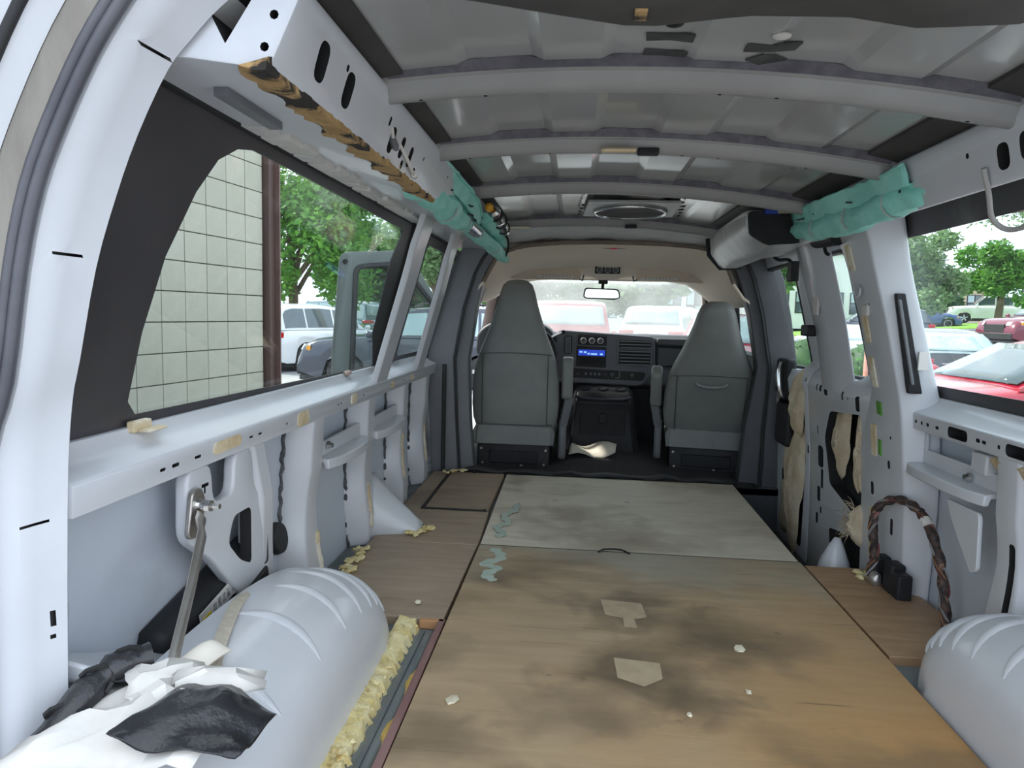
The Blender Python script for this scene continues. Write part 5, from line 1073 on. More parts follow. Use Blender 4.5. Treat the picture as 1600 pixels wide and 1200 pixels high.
# tape crosses on the rear of the roof
def tape(x, y, pieces, label, lamp=True):
    t_ = thing('tape_patch', (x, y, roofz(x, y)), label, 'tape', group='tape patches on the roof')
    for dx, dy, lx, ly, rot in pieces:
        c_, s_ = math.cos(rot), math.sin(rot)
        P = [(x + dx + a_*c_ - b_*s_, y + dy + a_*s_ + b_*c_) for a_, b_ in [(-lx/2, -ly/2), (0, -ly/2*.8), (lx/2, -ly/2), (lx/2*.96, ly/2), (0, ly/2*.85), (-lx/2*.97, ly/2)]]
        m = MB(); m.poly([(px, py, roofz(px, py) - .0065) for px, py in P], (0, 0, .003)); m.build('tape_strip', GREY_TAPE, t_)
    m = MB(); m.ball((x + .0, y - .062, roofz(x, y) - .006), (.017, .014, .006)); m.build('cap', PAPER if lamp else BLACKP, t_, smooth=60)
tape(.155, 1.405, [(0, 0, .09, .034, -.05), (0, .085, .085, .036, .08)], 'pair of parallel dark tape strips on the roof nearer the middle', False)
tape(.346, 1.42, [(.0, .0, .10, .038, .06), (.005, .065, .075, .042, .7)], 'crossed dark tape strips on the roof farther to the right')
# little clips and residue on the bows
for x, y in [(.185, 2.115), (.26, 3.80)]:
    m = MB(); m.box(x - .03, x + .03, y - .03, y + .005, bowz(x) - .026, bowz(x) - .008); tag(m.build('roof_clip', BLACKP, bevel=.004), 'small black clip on the roof bow ' + ('above the middle of the floor' if y < 3 else 'beside the speaker ring'), 'clip')
for x, y, l, lb in [(.10, 2.09, .05, 'left'), (-.33, 3.79, .07, '')]:
    m = MB(); m.box(x - l, x + l, y - .028, y + .0, bowz(x) - .026, bowz(x) - .015); tag(m.build('foam_scrap', TANFOAM, bevel=.006), 'tan foam scrap stuck on the ' + ('second' if y < 3 else 'frontmost') + ' roof bow', 'foam')
# cable loop hanging over the right quarter glass, wiring harness
def cable(name, label, pts, r, mt, n=8, cat='cable'):
    m = MB(); m.tube(smooth_path(pts, 8), r, n); return tag(m.build(name, mt, smooth=60), label, cat)
cable('hanging_cable', 'grey cable loop hanging in front of the right quarter glass', [(.865, 1.66, 1.26), (.89, 1.68, 1.21), (.925, 1.72, 1.16), (.955, 1.70, 1.135), (.965, 1.62, 1.15), (.95, 1.55, 1.20), (.92, 1.50, 1.255)], .006, mat('grey_cable', (.42, .40, .38), (.36, .34, .32), rough=.5))
HARN = mat('wiring_loom', (.02, .018, .018), (.09, .05, .04), scale=60, rough=.6, bump=.8, bscale=120, c3=(.30, .17, .10), scale3=45, lo3=.60, hi3=.66)
hn = thing('wiring_harness', (1.1, 2.55, 0), 'dark braided wiring harness arching out of the right wall panel', 'wiring')
hp = smooth_path([(1.075, 2.57, .02), (1.085, 2.57, .10), (1.075, 2.575, .20), (1.085, 2.57, .27), (1.115, 2.52, .315), (1.125, 2.42, .325), (1.13, 2.33, .30), (1.135, 2.25, .23), (1.135, 2.20, .14), (1.135, 2.17, .05), (1.13, 2.12, .0), (1.12, 2.02, -.01)], 8)
m = MB(); m.tube(hp, [.014 + .003 * math.sin(i * 1.1) for i in range(len(hp))], 8); m.build('loom', HARN, hn, smooth=50)
for k in range(5):
    ph = R.random() * 6; m = MB(); m.tube([p_ + V((.014 * math.cos(i * .45 + ph), .012 * math.sin(i * .45 + ph), .006 * math.sin(i * .3))) for i, p_ in enumerate(hp)], .004, 5); m.build('wire_strand', [HARN, BLACKP, mat('brown_wire', (.25, .13, .07), (.2, .1, .05), rough=.5), mat('grey_wire', (.25, .25, .25), (.2, .2, .2), rough=.5), mat('maroon_wire', (.2, .06, .06), (.15, .05, .05), rough=.5)][k], hn, smooth=50)
m = MB(); m.lathe([(0, .017), (.03, .017)], hp[48], (hp[50] - hp[48]), 10); m.build('tape_wrap', PAPER, hn)
for y, z, q in [(2.60, .05, .05), (2.50, .05, .06), (2.44, .04, .05)]:
    m = MB(); m.box(1.085 + R.uniform(0, .02), 1.15, y - q*.6, y + q*.5, -.03, z + q*.8); m.build('relay_box', BLACKP, hn, bevel=.008)
m = MB(); m.ball((1.085, 2.55, .015), (.022, .025, .03), jit=.1); m.build('silver_boot', STEEL, hn)
m = MB(); m.lathe([(-.03, .07), (.04, .055), (.10, .03), (.135, .012), (.136, .0001)], (1.07, 2.90, -.08), (.05, .0, 1), 16); tag(m.build('step_light_cone', PAINT, smooth=60), 'pale painted cone at the edge of the side step well', 'cone')
m = MB(); m.box(.93, 1.04, 2.74, 2.80, -.26, -.06); tag(m.build('step_block', GREYTRIM2, bevel=.02), 'grey block inside the side step well', 'block')
wl_t = thing('rail_wire', (-.46, 1.7, 1.33), 'pale wire with connectors hanging along the left roof rail', 'wire')
m = MB(); m.tube(smooth_path([(-.432, 1.62, 1.335), (-.440, 1.67, 1.315), (-.444, 1.72, 1.325), (-.440, 1.80, 1.300), (-.448, 1.90, 1.285), (-.462, 1.98, 1.290), (-.49, 2.03, 1.30)], 6), .0045, 6); m.build('wire', PAPER, wl_t, smooth=60)
for p_, d_ in (((-.441, 1.655, 1.318), (0, 1, -.4)), ((-.447, 1.91, 1.284), (-.2, 1, .1))):
    m = MB(); m.lathe([(0, .009), (.03, .010), (.045, .006)], p_, d_, 8); m.build('connector', GREYTRIM2 if p_[1] < 1.8 else PAPER, wl_t)
# tan clip and scraps at the left window sill
m = MB(); m.box(-.872, -.855, 1.30, 1.36, .668, .690); m.box(-.855, -.83, 1.31, 1.375, .668, .674); tag(m.build('sill_clip', TANFOAM, bevel=.003), 'tan torn foam clip on the left window sill', 'clip')
m = MB(); m.ball((-.862, 2.62, .68), (.012, .03, .010), jit=.3); tag(m.build('sill_scrap', mat('pinkish_scrap', (.55, .42, .36), (.45, .34, .3), rough=.9)), 'pinkish scrap near the front of the left window sill', 'scrap')
for y in (2.315,):
    m = MB(); m.lathe([(0, .016), (.004, .016), (.004, .010), (.016, .010), (.016, .0001)], (X(-1, .998), y, .46), (1, 0, 0), 6); m.build('stud', CHROME, wl)
m = MB(); m.lathe([(0, .016), (.004, .016), (.004, .010), (.016, .010), (.016, .0001)], (X(1, .998), 2.17, .475), (-1, 0, 0), 6); m.build('stud', CHROME, wr)
# rear cargo door, swung back beside the opening
rd = thing('open_rear_door', (-.90, .88, -.3), 'pale rear cargo door swung open at the left edge of the view', 'door')
L = []
for k, p in enumerate(POST_O):
    n = POST_N(k); L.append([p + n * .068 + V((0, .945, 0)), p + n * .105 + V((0, .91, 0)), p + n * .20 + V((0, .85, 0)), p + n * .42 + V((0, .66, 0)), p + n * .46 + V((0, .70, 0)), p + n * .24 + V((0, .91, 0)), p + n * .12 + V((0, .955, 0))])
m = MB(); m.loft(L); m.build('door_shell', PAINT, rd, smooth=50)
m = MB(); m.tube([p + POST_N(k) * .098 + V((0, .918, 0)) for k, p in enumerate(POST_O)], .008, 8); m.build('door_edge_seal', RUBBER, rd, smooth=60)
# ------------------------------------------------------------------ outside: car park, building, trees, cars
def gz(x, y): return -.65 + (.0985 * max(0, min(x, 13.6) - 7)) + .085 * max(0, min(x, 26) - 13.6) + (.02 * max(0, x - 26))
gxs = [-90, -40, -20, -10, -4, 0, 2, 5, 7, 8, 11, 13.6, 18, 22, 26, 40, 70, 120]; gys = [-40, -15, -5, 0, 4, 8, 12, 18, 25, 35, 50, 80, 140]
m = MB(); m.grid([[V((x, y, gz(x, y))) for x in gxs] for y in gys]); g_ = m.build('ground', mat('asphalt', (.30, .30, .30), (.36, .355, .35), scale=.8, rough=.9, bump=.4, bscale=40, c3=(.24, .24, .245), scale3=.15, lo3=.5, hi3=.6), None, solid=.05); g_['kind'] = 'structure'
GRASS = mat('sunlit_grass', (.22, .42, .06), (.15, .33, .04), scale=1.5, rough=.9, bump=.8, bscale=30, c3=(.33, .42, .12), scale3=.4, lo3=.55, hi3=.7)
def lawn(pts, z=.05):
    m = MB(); m.poly([(x, y, gz(x, y) + z - .06) for x, y in pts], (0, 0, .06)); o = m.build('lawn', GRASS); o['kind'] = 'structure'; return o
def strip(p0, p1, w_, n=12):
    p0, p1 = V(p0), V(p1); d = (p1 - p0).normalized(); nn_ = V((-d.y, d.x)); L = []
    m = MB(); m.grid([[V((*(p0.lerp(p1, i / n) + nn_ * w_ * s_), 0)) for s_ in (-.5, -.17, .17, .5)] for i in range(n + 1)])
    m.v = [(x, y, gz(x, y) + .04) for x, y, z in m.v]; o = m.build('lawn', GRASS, None, solid=.05); o['kind'] = 'structure'; return o
strip((9, 52), (60, 33), 9.0, 20)
# scored block wall of the neighbouring building, left
bw = thing('block_wall', (-2.9, 3.0, -.65), 'pale green-grey painted block wall of the building on the left', 'building')
wd = V((.126, .992, 0)).normalized(); wn = V((wd.y, -wd.x, 0)); w0 = V((-2.535, 5.55, 0))          # the corner by the brown post; the wall runs back from it
m = MB(); A_ = w0 - wd * 7.0; m.poly([A_ - wn * .012 + V((0, 0, -.65)), w0 - wn * .012 + V((0, 0, -.65)), w0 - wn * .012 + V((0, 0, 3.4)), A_ - wn * .012 + V((0, 0, 3.4))], -wn * .3)
m.build('wall_core', mat('mortar_grey', (.20, .205, .185), (.26, .265, .24), scale=8, rough=.95), bw)
BLK = [mat('painted_block_%d' % k, c, tuple(x * .93 for x in c), scale=9, rough=.85, bump=.5, bscale=70) for k, c in enumerate([(.52, .505, .41), (.50, .485, .395), (.535, .515, .425)])]
bl, bh = .235, .203
mb = MB(); mb.box(0, bl - .008, -.012, .012, 0, bh - .008); bme = mb.mesh('block')
bmes = []
for k in range(3):
    c_ = bme.copy(); c_.materials.append(BLK[k]); bmes.append(c_)
ang = math.atan2(wd.y, wd.x)
rot = Matrix.Rotation(ang, 4, 'Z')
for j in range(14):
    for i in range(15):
        if j < 3 and False: continue
        p = w0 - wd * bl * (i + 1) + V((0, 0, .0 + bh * j + .13 - .65 + .65 - .13 + .02)) - V((0, 0, .02))
        o = link(bpy.data.objects.new('block', bmes[R.randrange(3)])); o.parent = bw
        o.matrix_basis = wm(bw).inverted() @ (Matrix.Translation(p + wn * R.uniform(-.001, .001)) @ rot)
po = thing('steel_corner_post', (-2.44, 5.6, -.65), 'dark brown steel post at the corner of the block wall', 'post')
pw = w0 + wd * .02
m = MB(); m.poly([pw + wn * .06, pw + wd * .10 + wn * .06, pw + wd * .10 - wn * .2, pw - wn * .2], (0, 0, 4.05)); m.v = [(x, y, z - .65) for x, y, z in m.v]; BROWN = mat('brown_steel', (.085, .045, .04), (.11, .06, .052), scale=6, rough=.45, stretch=(1, 1, .1)); m.build('web', BROWN, po, bevel=.004)
m = MB(); m.poly([pw + wd * .085 + wn * .10, pw + wd * .10 + wn * .10, pw + wd * .10 + wn * .0, pw + wd * .085 + wn * .0], (0, 0, 4.05)); m.v = [(x, y, z - .65) for x, y, z in m.v]; m.build('flange', mat('brown_steel_light', (.16, .085, .075), (.13, .07, .06), rough=.4), po)
m = MB(); m.poly([A_ - wn * .4 + V((0, 0, 3.4)), w0 + wd * .5 - wn * .4 + V((0, 0, 3.4)), w0 + wd * .5 + wn * .5 + V((0, 0, 3.4)), A_ + wn * .5 + V((0, 0, 3.4))], (0, 0, .3)); m.build('eaves', BROWN, bw)

# ---- cars
TYRE = mat('tyre_rubber', (.02, .02, .021), (.03, .03, .03), rough=.8); RIM = mat('alloy_rim', (.55, .56, .58), (.45, .46, .48), rough=.25, metal=.9)
CGLASS = mat('car_window_glass', (.05, .075, .08), (.07, .10, .11), scale=1.2, rough=.05, spec=.9, coat=.6)
CGLASS2 = mat('car_window_glass_pale', (.30, .42, .44), (.42, .52, .52), scale=1.5, rough=.05, spec=.9, coat=.6)
TAIL = mat('tail_lamp_red', (.55, .01, .015), (.45, .01, .012), rough=.15, coat=.5); HEADL = mat('head_lamp_clear', (.80, .80, .78), (.7, .7, .7), rough=.12, coat=.6)
AMBER = mat('amber_lamp', (.8, .35, .02), (.7, .3, .02), rough=.2)
CARBLK = mat('car_black_trim', (.018, .018, .019), (.025, .025, .026), rough=.55)
PLATE = mat('number_plate_white', (.8, .8, .78), (.75, .75, .74), rough=.5)
KINDS = {
 'suv':   dict(L=4.65, W=1.86, H=1.68, hood=[(-2.325, .95), (-2.25, 1.06), (.95, 1.06), (1.35, 1.04), (2.0, .96), (2.25, .84), (2.325, .62)], roof=[(-2.22, 1.06), (-1.95, 1.58), (-1.7, 1.66), (-.6, 1.68), (.15, 1.62), (.98, 1.06)], wb=2.72),
 'sedan': dict(L=4.75, W=1.84, H=1.45, hood=[(-2.375, .80), (-2.3, .98), (-1.65, 1.02), (.95, .96), (1.5, .90), (2.15, .78), (2.30, .68), (2.375, .55)], roof=[(-1.75, 1.01), (-1.05, 1.34), (-.6, 1.43), (.0, 1.44), (.35, 1.36), (1.15, .95)], wb=2.78),
 'pickup':dict(L=5.6, W=1.98, H=1.85, hood=[(-2.8, 1.10), (-2.75, 1.18), (.95, 1.18), (1.4, 1.16), (2.5, 1.10), (2.75, .95), (2.8, .7)], roof=[(-.95, 1.18), (-.80, 1.76), (-.6, 1.83), (.3, 1.85), (.75, 1.78), (1.35, 1.17)], wb=3.6),
 'hatch': dict(L=4.2, W=1.78, H=1.52, hood=[(-2.1, .85), (-2.02, 1.0), (.9, .98), (1.3, .95), (1.85, .84), (2.03, .72), (2.1, .55)], roof=[(-1.98, 1.0), (-1.6, 1.40), (-1.3, 1.50), (-.3, 1.52), (.25, 1.44), (1.05, .98)], wb=2.6),
 'bigsuv':dict(L=5.3, W=2.04, H=1.93, hood=[(-2.65, 1.05), (-2.6, 1.20), (1.05, 1.20), (1.5, 1.18), (2.35, 1.12), (2.6, .95), (2.65, .7)], roof=[(-2.55, 1.20), (-2.42, 1.82), (-2.2, 1.91), (-.5, 1.93), (.4, 1.88), (1.12, 1.19)], wb=2.95),
}
def car(label, loc, yaw, paint, kind='suv', group=None, glz=CGLASS, two_tone=False, rails=False, cat='car', detail=True):
    K = KINDS[kind]; L_, W_, H_ = K['L'], K['W'], K['H']; x, y = loc[:2]; z0 = gz(x, y) if len(loc) < 3 else loc[2]
    c = thing('car' if kind != 'pickup' else 'pickup_truck', (x, y, z0), label, cat, rz=yaw, group=group)
    B = lambda m_, name, mt, p=None, **k: m_.build(name, mt, p or c, local=True, **k)
    hw_ = W_ / 2; wr_ = .345 if kind not in ('sedan', 'hatch') else .325; xf, xr = K['wb'] / 2 + .05, -K['wb'] / 2 + .05; ra_ = wr_ + .07
    xs_ = sorted(set([lerp(-L_/2, L_/2, i / 40) for i in range(41)] + [xf - ra_ + 2*ra_*k/10 for k in range(11)] + [xr - ra_ + 2*ra_*k/10 for k in range(11)]))
    loops = []
    for xx in xs_:
        e = min(1, (L_/2 - abs(xx)) / .55); wide = hw_ * (.86 + .14 * math.sin(max(0, e) * math.pi / 2)); zt = interp(xx, K['hood']); zb = .24 + .10 * max(0, 1 - (L_/2 - abs(xx)) / .35)
        for xc_ in (xf, xr):
            if abs(xx - xc_) < ra_: zb = max(zb, wr_ + math.sqrt(max(0, ra_ ** 2 - (xx - xc_) ** 2)) * 1.0 - .02)
        zb = min(zb, zt - .10); sh_z = lerp(zb, zt, .72); P = [(.55 * wide, zt + .015), (.86 * wide, zt - .01), (.955 * wide, zt - .05), (wide, max(zb + .02, zt - .16)), (wide * 1.0, lerp(zb, zt, .45)), (wide * .965, zb)]
        loops.append([V((xx, a, b)) for a, b in [(0, zt + .02)] + P] + [V((xx, -a, b)) for a, b in reversed(P)])
    m = MB(); m.loft(loops); B(m, 'body', paint, smooth=50)
    # cabin
    rf = K['roof']; rx0, rx1 = rf[0][0], rf[-1][0]; loops = []
    belt = lambda xx: interp(xx, K['hood']) - .02
    for k in range(25):
        xx = lerp(rx0, rx1, k / 24); zr_ = interp(xx, rf); bz = belt(xx); t = max(0.02, (zr_ - bz) / (H_ - 1.0)); hb = hw_ * .93; ht = hw_ * lerp(.93, .74, min(1, t * .95))
        P = [(.6 * ht, zr_ + .012 * t), (.9 * ht, zr_ - .01), (ht, max(bz + .004, zr_ - .05 * min(1, t))), (hb, bz)]
        loops.append([V((xx, a, b)) for a, b in [(0, zr_ + .015 * t)] + P] + [V((xx, -a, b)) for a, b in reversed(P)])
    m = MB(); m.loft(loops); B(m, 'cabin', paint, smooth=50)
    # side windows, pillars left between them
    def side_pt(s_, xx, f):
        zr_ = interp(xx, rf); bz = belt(xx); t = max(0.02, (zr_ - bz) / (H_ - 1.0)); ht = hw_ * lerp(.93, .74, min(1, t * .95)); zt_ = max(bz + .004, zr_ - .05 * min(1, t))
        return V((xx, s_ * (lerp(hw_ * .93, ht, f) + .006), lerp(bz, zt_, f)))
    top_f = lambda xx: rf[0][0] + .0
    segs = {'suv': [(-2.0, -1.28), (-1.22, -.28), (-.20, .72)], 'sedan': [(-1.45, -1.02), (-.98, -.12), (-.06, .85)], 'pickup': [(-.78, .12), (.20, 1.1)], 'hatch': [(-1.75, -1.2), (-1.14, -.18), (-.10, .78)], 'bigsuv': [(-2.42, -1.35), (-1.28, -.25), (-.17, .85)]}[kind]
    for s_ in (-1, 1):
        for a, b in segs:
            xs2 = [lerp(a, b, k / 8) for k in range(9)]; lo_ = [side_pt(s_, q, .10) for q in xs2]; hi_ = []
            for q in xs2:
                f = .90; hi_.append(side_pt(s_, q, f))
            m = MB(); m.grid([lo_, hi_]); B(m, 'side_window', glz, smooth=0, solid=.006)
    def end_glass(name, xa, xb, f0, f1, gm):
        rows = []
        for k in range(6):
            xx = lerp(xa, xb, k / 5); zr_ = interp(xx, rf); bz = belt(xx); t = max(0.02, (zr_ - bz) / (H_ - 1.0)); ht = hw_ * lerp(.93, .74, min(1, t * .95))
            rows.append([V((xx + (.008 if xa > 0 else -.008), ht * .90 * a, zr_ + .014 * t + .012)) for a in (-1, -.5, 0, .5, 1)])
        m = MB(); m.grid(rows); B(m, name, gm, smooth=40, solid=.006)
    n_ = len(rf); end_glass('windshield', rf[-1][0] - .04, rf[-2][0] + .02, 0, 1, CGLASS2 if glz is CGLASS2 else glz); end_glass('rear_window', rf[0][0] + .03, rf[1][0] - .01, 0, 1, glz)
    # wheels
    for xx in (xf, xr):
        for s_ in (-1, 1):
            m = MB(); m.lathe([(-.10, wr_ * .62), (-.10, wr_ * .93), (-.07, wr_), (.07, wr_), (.10, wr_ * .93), (.10, wr_ * .68), (.085, wr_ * .66)], (xx, s_ * (hw_ - .12), wr_), (0, s_, 0), 22); wh = B(m, 'wheel', TYRE, smooth=50)
            m = MB(); m.lathe([(.03, wr_ * .66), (.088, wr_ * .66), (.088, wr_ * .58), (.05, wr_ * .55), (.05, .0001)], (xx, s_ * (hw_ - .12), wr_), (0, s_, 0), 18); B(m, 'rim_dish', CARBLK if detail else RIM, wh)
            if detail:
                for k in range(5):
                    a_ = 2 * math.pi * k / 5 + .3; d_ = V((math.cos(a_), 0, math.sin(a_))); cc = V((xx, s_ * (hw_ - .042), wr_)); m = MB(); m.bar(cc + d_ * .02, cc + d_ * wr_ * .62, .075, .02, up=(0, 1, 0)); B(m, 'rim_spoke', RIM, wh)
    # lower cladding, bumpers, lamps, plates
    m = MB(); m.box(-L_/2 + .02, L_/2 - .02, -hw_ * .80, hw_ * .80, .17, .27); B(m, 'underbody', CARBLK, bevel=.02)
    for s_ in (-1, 1): m = MB(); m.box(xr + ra_ + .02, xf - ra_ - .02, s_ * hw_ * .955 - .03, s_ * hw_ * .955 + .03, .22, .34); B(m, 'sill', CARBLK, bevel=.01)
    m = MB(); m.box(-L_/2 - .03, -L_/2 + .10, -hw_ * .84, hw_ * .84, .30, .52); B(m, 'rear_bumper', CARBLK if kind in ('suv', 'bigsuv') else paint, bevel=.03, seg=2)
    m = MB(); m.box(L_/2 - .12, L_/2 + .03, -hw_ * .82, hw_ * .82, .28, .50); B(m, 'front_bumper', CARBLK if two_tone else paint, bevel=.03, seg=2)
    zt = interp(L_/2 - .05, K['hood'])
    m = MB(); m.box(L_/2 - .08, L_/2 + .012, -hw_ * .45, hw_ * .45, .52, zt + .02); B(m, 'grille', CARBLK, bevel=.015)
    for s_ in (-1, 1):
        m = MB(); m.hexa([(L_/2 - .28, s_*hw_*.90, zt - .02), (L_/2 - .02, s_*hw_*.50, zt - .02), (L_/2 + .005, s_*hw_*.50, zt - .02), (L_/2 - .24, s_*(hw_*.97), zt - .02), (L_/2 - .28, s_*hw_*.90, zt + .12), (L_/2 - .10, s_*hw_*.50, zt + .10), (L_/2 - .06, s_*hw_*.50, zt + .10), (L_/2 - .26, s_*(hw_*.965), zt + .12)]); hl = B(m, 'headlight', HEADL, bevel=.01)
        m = MB(); m.box(L_/2 - .27, L_/2 - .19, s_*hw_*.955 - .012, s_*hw_*.955 + .012, zt + .0, zt + .08); B(m, 'marker_lamp', AMBER, hl)
        zb_ = interp(-L_/2 + .05, K['hood']); m = MB(); m.hexa([(-L_/2 - .012, s_*hw_*.48, zb_ - .20), (-L_/2 + .30, s_*hw_*.985, zb_ - .16), (-L_/2 + .05, s_*hw_*.93, zb_ - .16), (-L_/2 - .004, s_*hw_*.50, zb_ - .16), (-L_/2 - .012, s_*hw_*.48, zb_ - .04), (-L_/2 + .30, s_*hw_*.985, zb_ + .0), (-L_/2 + .02, s_*hw_*.90, zb_ + .02), (-L_/2 - .004, s_*hw_*.50, zb_ - .03)])
        m = MB(); m.box(-L_/2 - .012, -L_/2 + .26, min(s_*hw_*.52, s_*hw_*.95), max(s_*hw_*.52, s_*hw_*.95), zb_ - .17, zb_ - .03); B(m, 'tail_light', TAIL, bevel=.02)
        m = MB(); m.ball((.92 if kind != 'pickup' else 1.2, s_ * (hw_ + .09), 1.10 if kind in ('suv', 'bigsuv', 'pickup') else 1.0), (.07, .10, .07), 8, 6); B(m, 'wing_mirror', paint, smooth=60)
        m = MB(); m.box(-L_*.28, -L_*.28 + .18, s_*hw_ - .01, s_*hw_ + .015, interp(0, K['hood']) - .22, interp(0, K['hood']) - .19); m.box(.0, .18, s_*hw_ - .01, s_*hw_ + .015, interp(0, K['hood']) - .22, interp(0, K['hood']) - .19); B(m, 'door_handle', paint)
        if rails: m = MB(); m.tube([(-1.7, s_*hw_*.66, H_ + .0), (-1.6, s_*hw_*.66, H_ + .05), (-.1, s_*hw_*.66, H_ + .05), (.05, s_*hw_*.66, H_ - .03)], .018, 6); B(m, 'roof_rail', CARBLK)
    m = MB(); m.box(-L_/2 - .035, -L_/2 - .02, -.16, .16, .66 if kind != 'sedan' else .55, .80 if kind != 'sedan' else .69); B(m, 'number_plate', PLATE)
    m = MB(); m.tube([(-L_/2 - .012, -.35, interp(-L_/2 + .05, K['hood']) - .12), (-L_/2 - .02, 0, interp(-L_/2 + .05, K['hood']) - .115), (-L_/2 - .012, .35, interp(-L_/2 + .05, K['hood']) - .12)], .012, 6); B(m, 'tailgate_bar', CHROME)
    if kind == 'pickup':
        m = MB(); m.box(-2.68, -1.02, -hw_ * .82, hw_ * .82, 1.10, 1.215); B(m, 'bed_liner', CARBLK)
    return c
def paint(name, c, metal=.0): return mat(name, c, tuple(x * .95 for x in c), scale=2, rough=.22, metal=metal, coat=.8)
P_WHITE = paint('car_white', (.80, .82, .84)); P_NAVY = paint('car_dark_blue_grey', (.035, .042, .065)); P_SILV = paint('car_blue_silver', (.24, .32, .36), .3); P_RED = paint('car_red', (.40, .010, .030))
P_MAR = paint('car_maroon', (.17, .02, .045)); P_BLK = paint('car_black', (.012, .016, .028)); P_BLUE = paint('car_blue', (.05, .09, .28))
def fwd(dx, dy): return math.atan2(dy, dx)
car('white SUV seen from behind beside the brown post', (-7.0, 18.6), fwd(.36, .93), P_WHITE, 'suv')
car('dark blue-grey SUV parked nose-left beyond the open front door', (-3.30, 14.7), fwd(-.985, -.17), P_NAVY, 'suv', glz=CGLASS2, two_tone=True, rails=True)
car('silver-blue SUV behind the low hedge on the left', (-10.4, 29.0), fwd(-.95, .3), P_SILV, 'bigsuv', glz=CGLASS2, detail=False)
car('small red hatchback far behind the dark SUV', (-5.6, 33.0), fwd(-1, .1), P_RED, 'suv', detail=False)
car('large red SUV in front of the windshield, rear towards the van', (-.1, 19.2), fwd(0.03, 1), P_RED, 'bigsuv', glz=CGLASS2)
car('white SUV parked ahead, right of the large red one', (3.1, 23.8), fwd(.35, .93), P_WHITE, 'bigsuv', glz=CGLASS2)
car('red car parked ahead in front of the passenger seat', (3.25, 15.8), fwd(-.30, -.95), P_RED, 'suv', glz=CGLASS2)
car('bright red sedan close beside the right quarter glass', (5.55, 8.55), fwd(-.99, -.10), P_RED, 'sedan')
car('black sedan parked tail towards the van on the right', (7.55, 16.0), fwd(.20, .97), P_BLK, 'sedan', glz=CGLASS2)
car('maroon SUV driving left on the road at the right', (16.1, 25.6), fwd(-.97, -.22), P_MAR, 'suv', two_tone=True)
car('white pickup on the far side of the grass strip', (27.6, 50.0), fwd(-.92, .36), P_WHITE, 'pickup', cat='truck')
car('blue hatchback far beyond the grass strip', (21.8, 47.5), fwd(.92, -.3), P_BLUE, 'hatch', detail=False)
car('white sedan behind the round bushes', (7.7, 21.5), fwd(.1, 1), P_WHITE, 'sedan', glz=CGLASS2)
car('dark estate car half hidden behind the white sedan', (13.0, 33.0), fwd(-1, .2), P_NAVY, 'suv', detail=False)

# ---- trees and shrubs
BARK = mat('tree_bark', (.13, .095, .07), (.19, .14, .10), scale=10, rough=.95, bump=.8, bscale=20, stretch=(1, 1, .2))
def leafmat(name, a, b):
    m = mat(name, a, b, scale=3.0, rough=.6, lo=.4, hi=.6); t = m.node_tree; bs = t.nodes['Principled BSDF']
    tl = t.nodes.new('ShaderNodeBsdfTranslucent'); mx = t.nodes.new('ShaderNodeMixShader'); mx.inputs[0].default_value = .35
    src = bs.inputs['Base Color'].links[0].from_socket; t.links.new(src, tl.inputs['Color'])
    out = t.nodes['Material Output']; t.links.new(bs.outputs[0], mx.inputs[1]); t.links.new(tl.outputs[0], mx.inputs[2]); t.links.new(mx.outputs[0], out.inputs['Surface']); return m
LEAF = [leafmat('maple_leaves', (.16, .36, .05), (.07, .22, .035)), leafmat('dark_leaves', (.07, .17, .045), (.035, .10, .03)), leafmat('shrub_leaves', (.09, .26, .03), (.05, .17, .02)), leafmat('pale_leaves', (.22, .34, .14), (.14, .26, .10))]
def foliage(blobs, n, size, seed):
    rr = random.Random(seed); v = []; f = []; tot = sum(b[3] * b[4] * b[5] for b in blobs)
    for (cx, cy, cz, rx, ry, rz_) in blobs:
        for _ in range(int(n * rx * ry * rz_ / tot)):
            while True:
                a = V((rr.uniform(-1, 1), rr.uniform(-1, 1), rr.uniform(-1, 1)))
                if .25 < a.length < 1: break
            a *= (.55 + .45 * rr.random()) / max(.3, a.length) * a.length ** .5
            p = V((cx + a.x * rx, cy + a.y * ry, cz + a.z * rz_)); s_ = size * rr.uniform(.6, 1.35)
            u_ = V((rr.gauss(0, 1), rr.gauss(0, 1), rr.gauss(0, .6))).normalized(); w_ = u_.orthogonal().normalized(); w_.rotate(Matrix.Rotation(rr.uniform(0, 6.3), 3, u_)); d_ = u_
            b = len(v); v += [tuple(p - d_ * s_), tuple(p + w_ * s_ * .45), tuple(p + d_ * s_), tuple(p - w_ * s_ * .45)]; f.append((b, b + 1, b + 2, b + 3))
    m = MB(); m.add(v, f); return m
def tree(label, x, y, h, crown, n, size, lm, seed, trunk_r=.18, name='tree', cat='tree', spread=1.0, z0=None, lean=0.0, group='trees'):
    rr = random.Random(seed); z0 = gz(x, y) if z0 is None else z0; t_ = thing(name, (x, y, z0), label, cat, group=group)
    top = V((x + lean, y, z0 + h * .75)); path = smooth_path([(x, y, z0 - .1), (x + .1, y, z0 + h * .25), (x + lean * .5, y, z0 + h * .5), top], 4)
    m = MB(); m.tube(path, [lerp(trunk_r, trunk_r * .3, i / (len(path) - 1)) for i in range(len(path))], 8)
    for (cx, cy, cz, rx, ry, rz_) in crown:
        s_ = path[rr.randrange(len(path) // 3, len(path) - 1)]; e = V((cx, cy, cz)); m.tube([s_, s_.lerp(e, .5) + V((0, 0, .15 * rz_)), e], [trunk_r * .4, trunk_r * .25, trunk_r * .08], 6)
    m.build('trunk', BARK, t_, smooth=60)
    foliage(crown, n, size, seed).build('foliage', LEAF[lm], t_, smooth=0, recalc=False); return t_
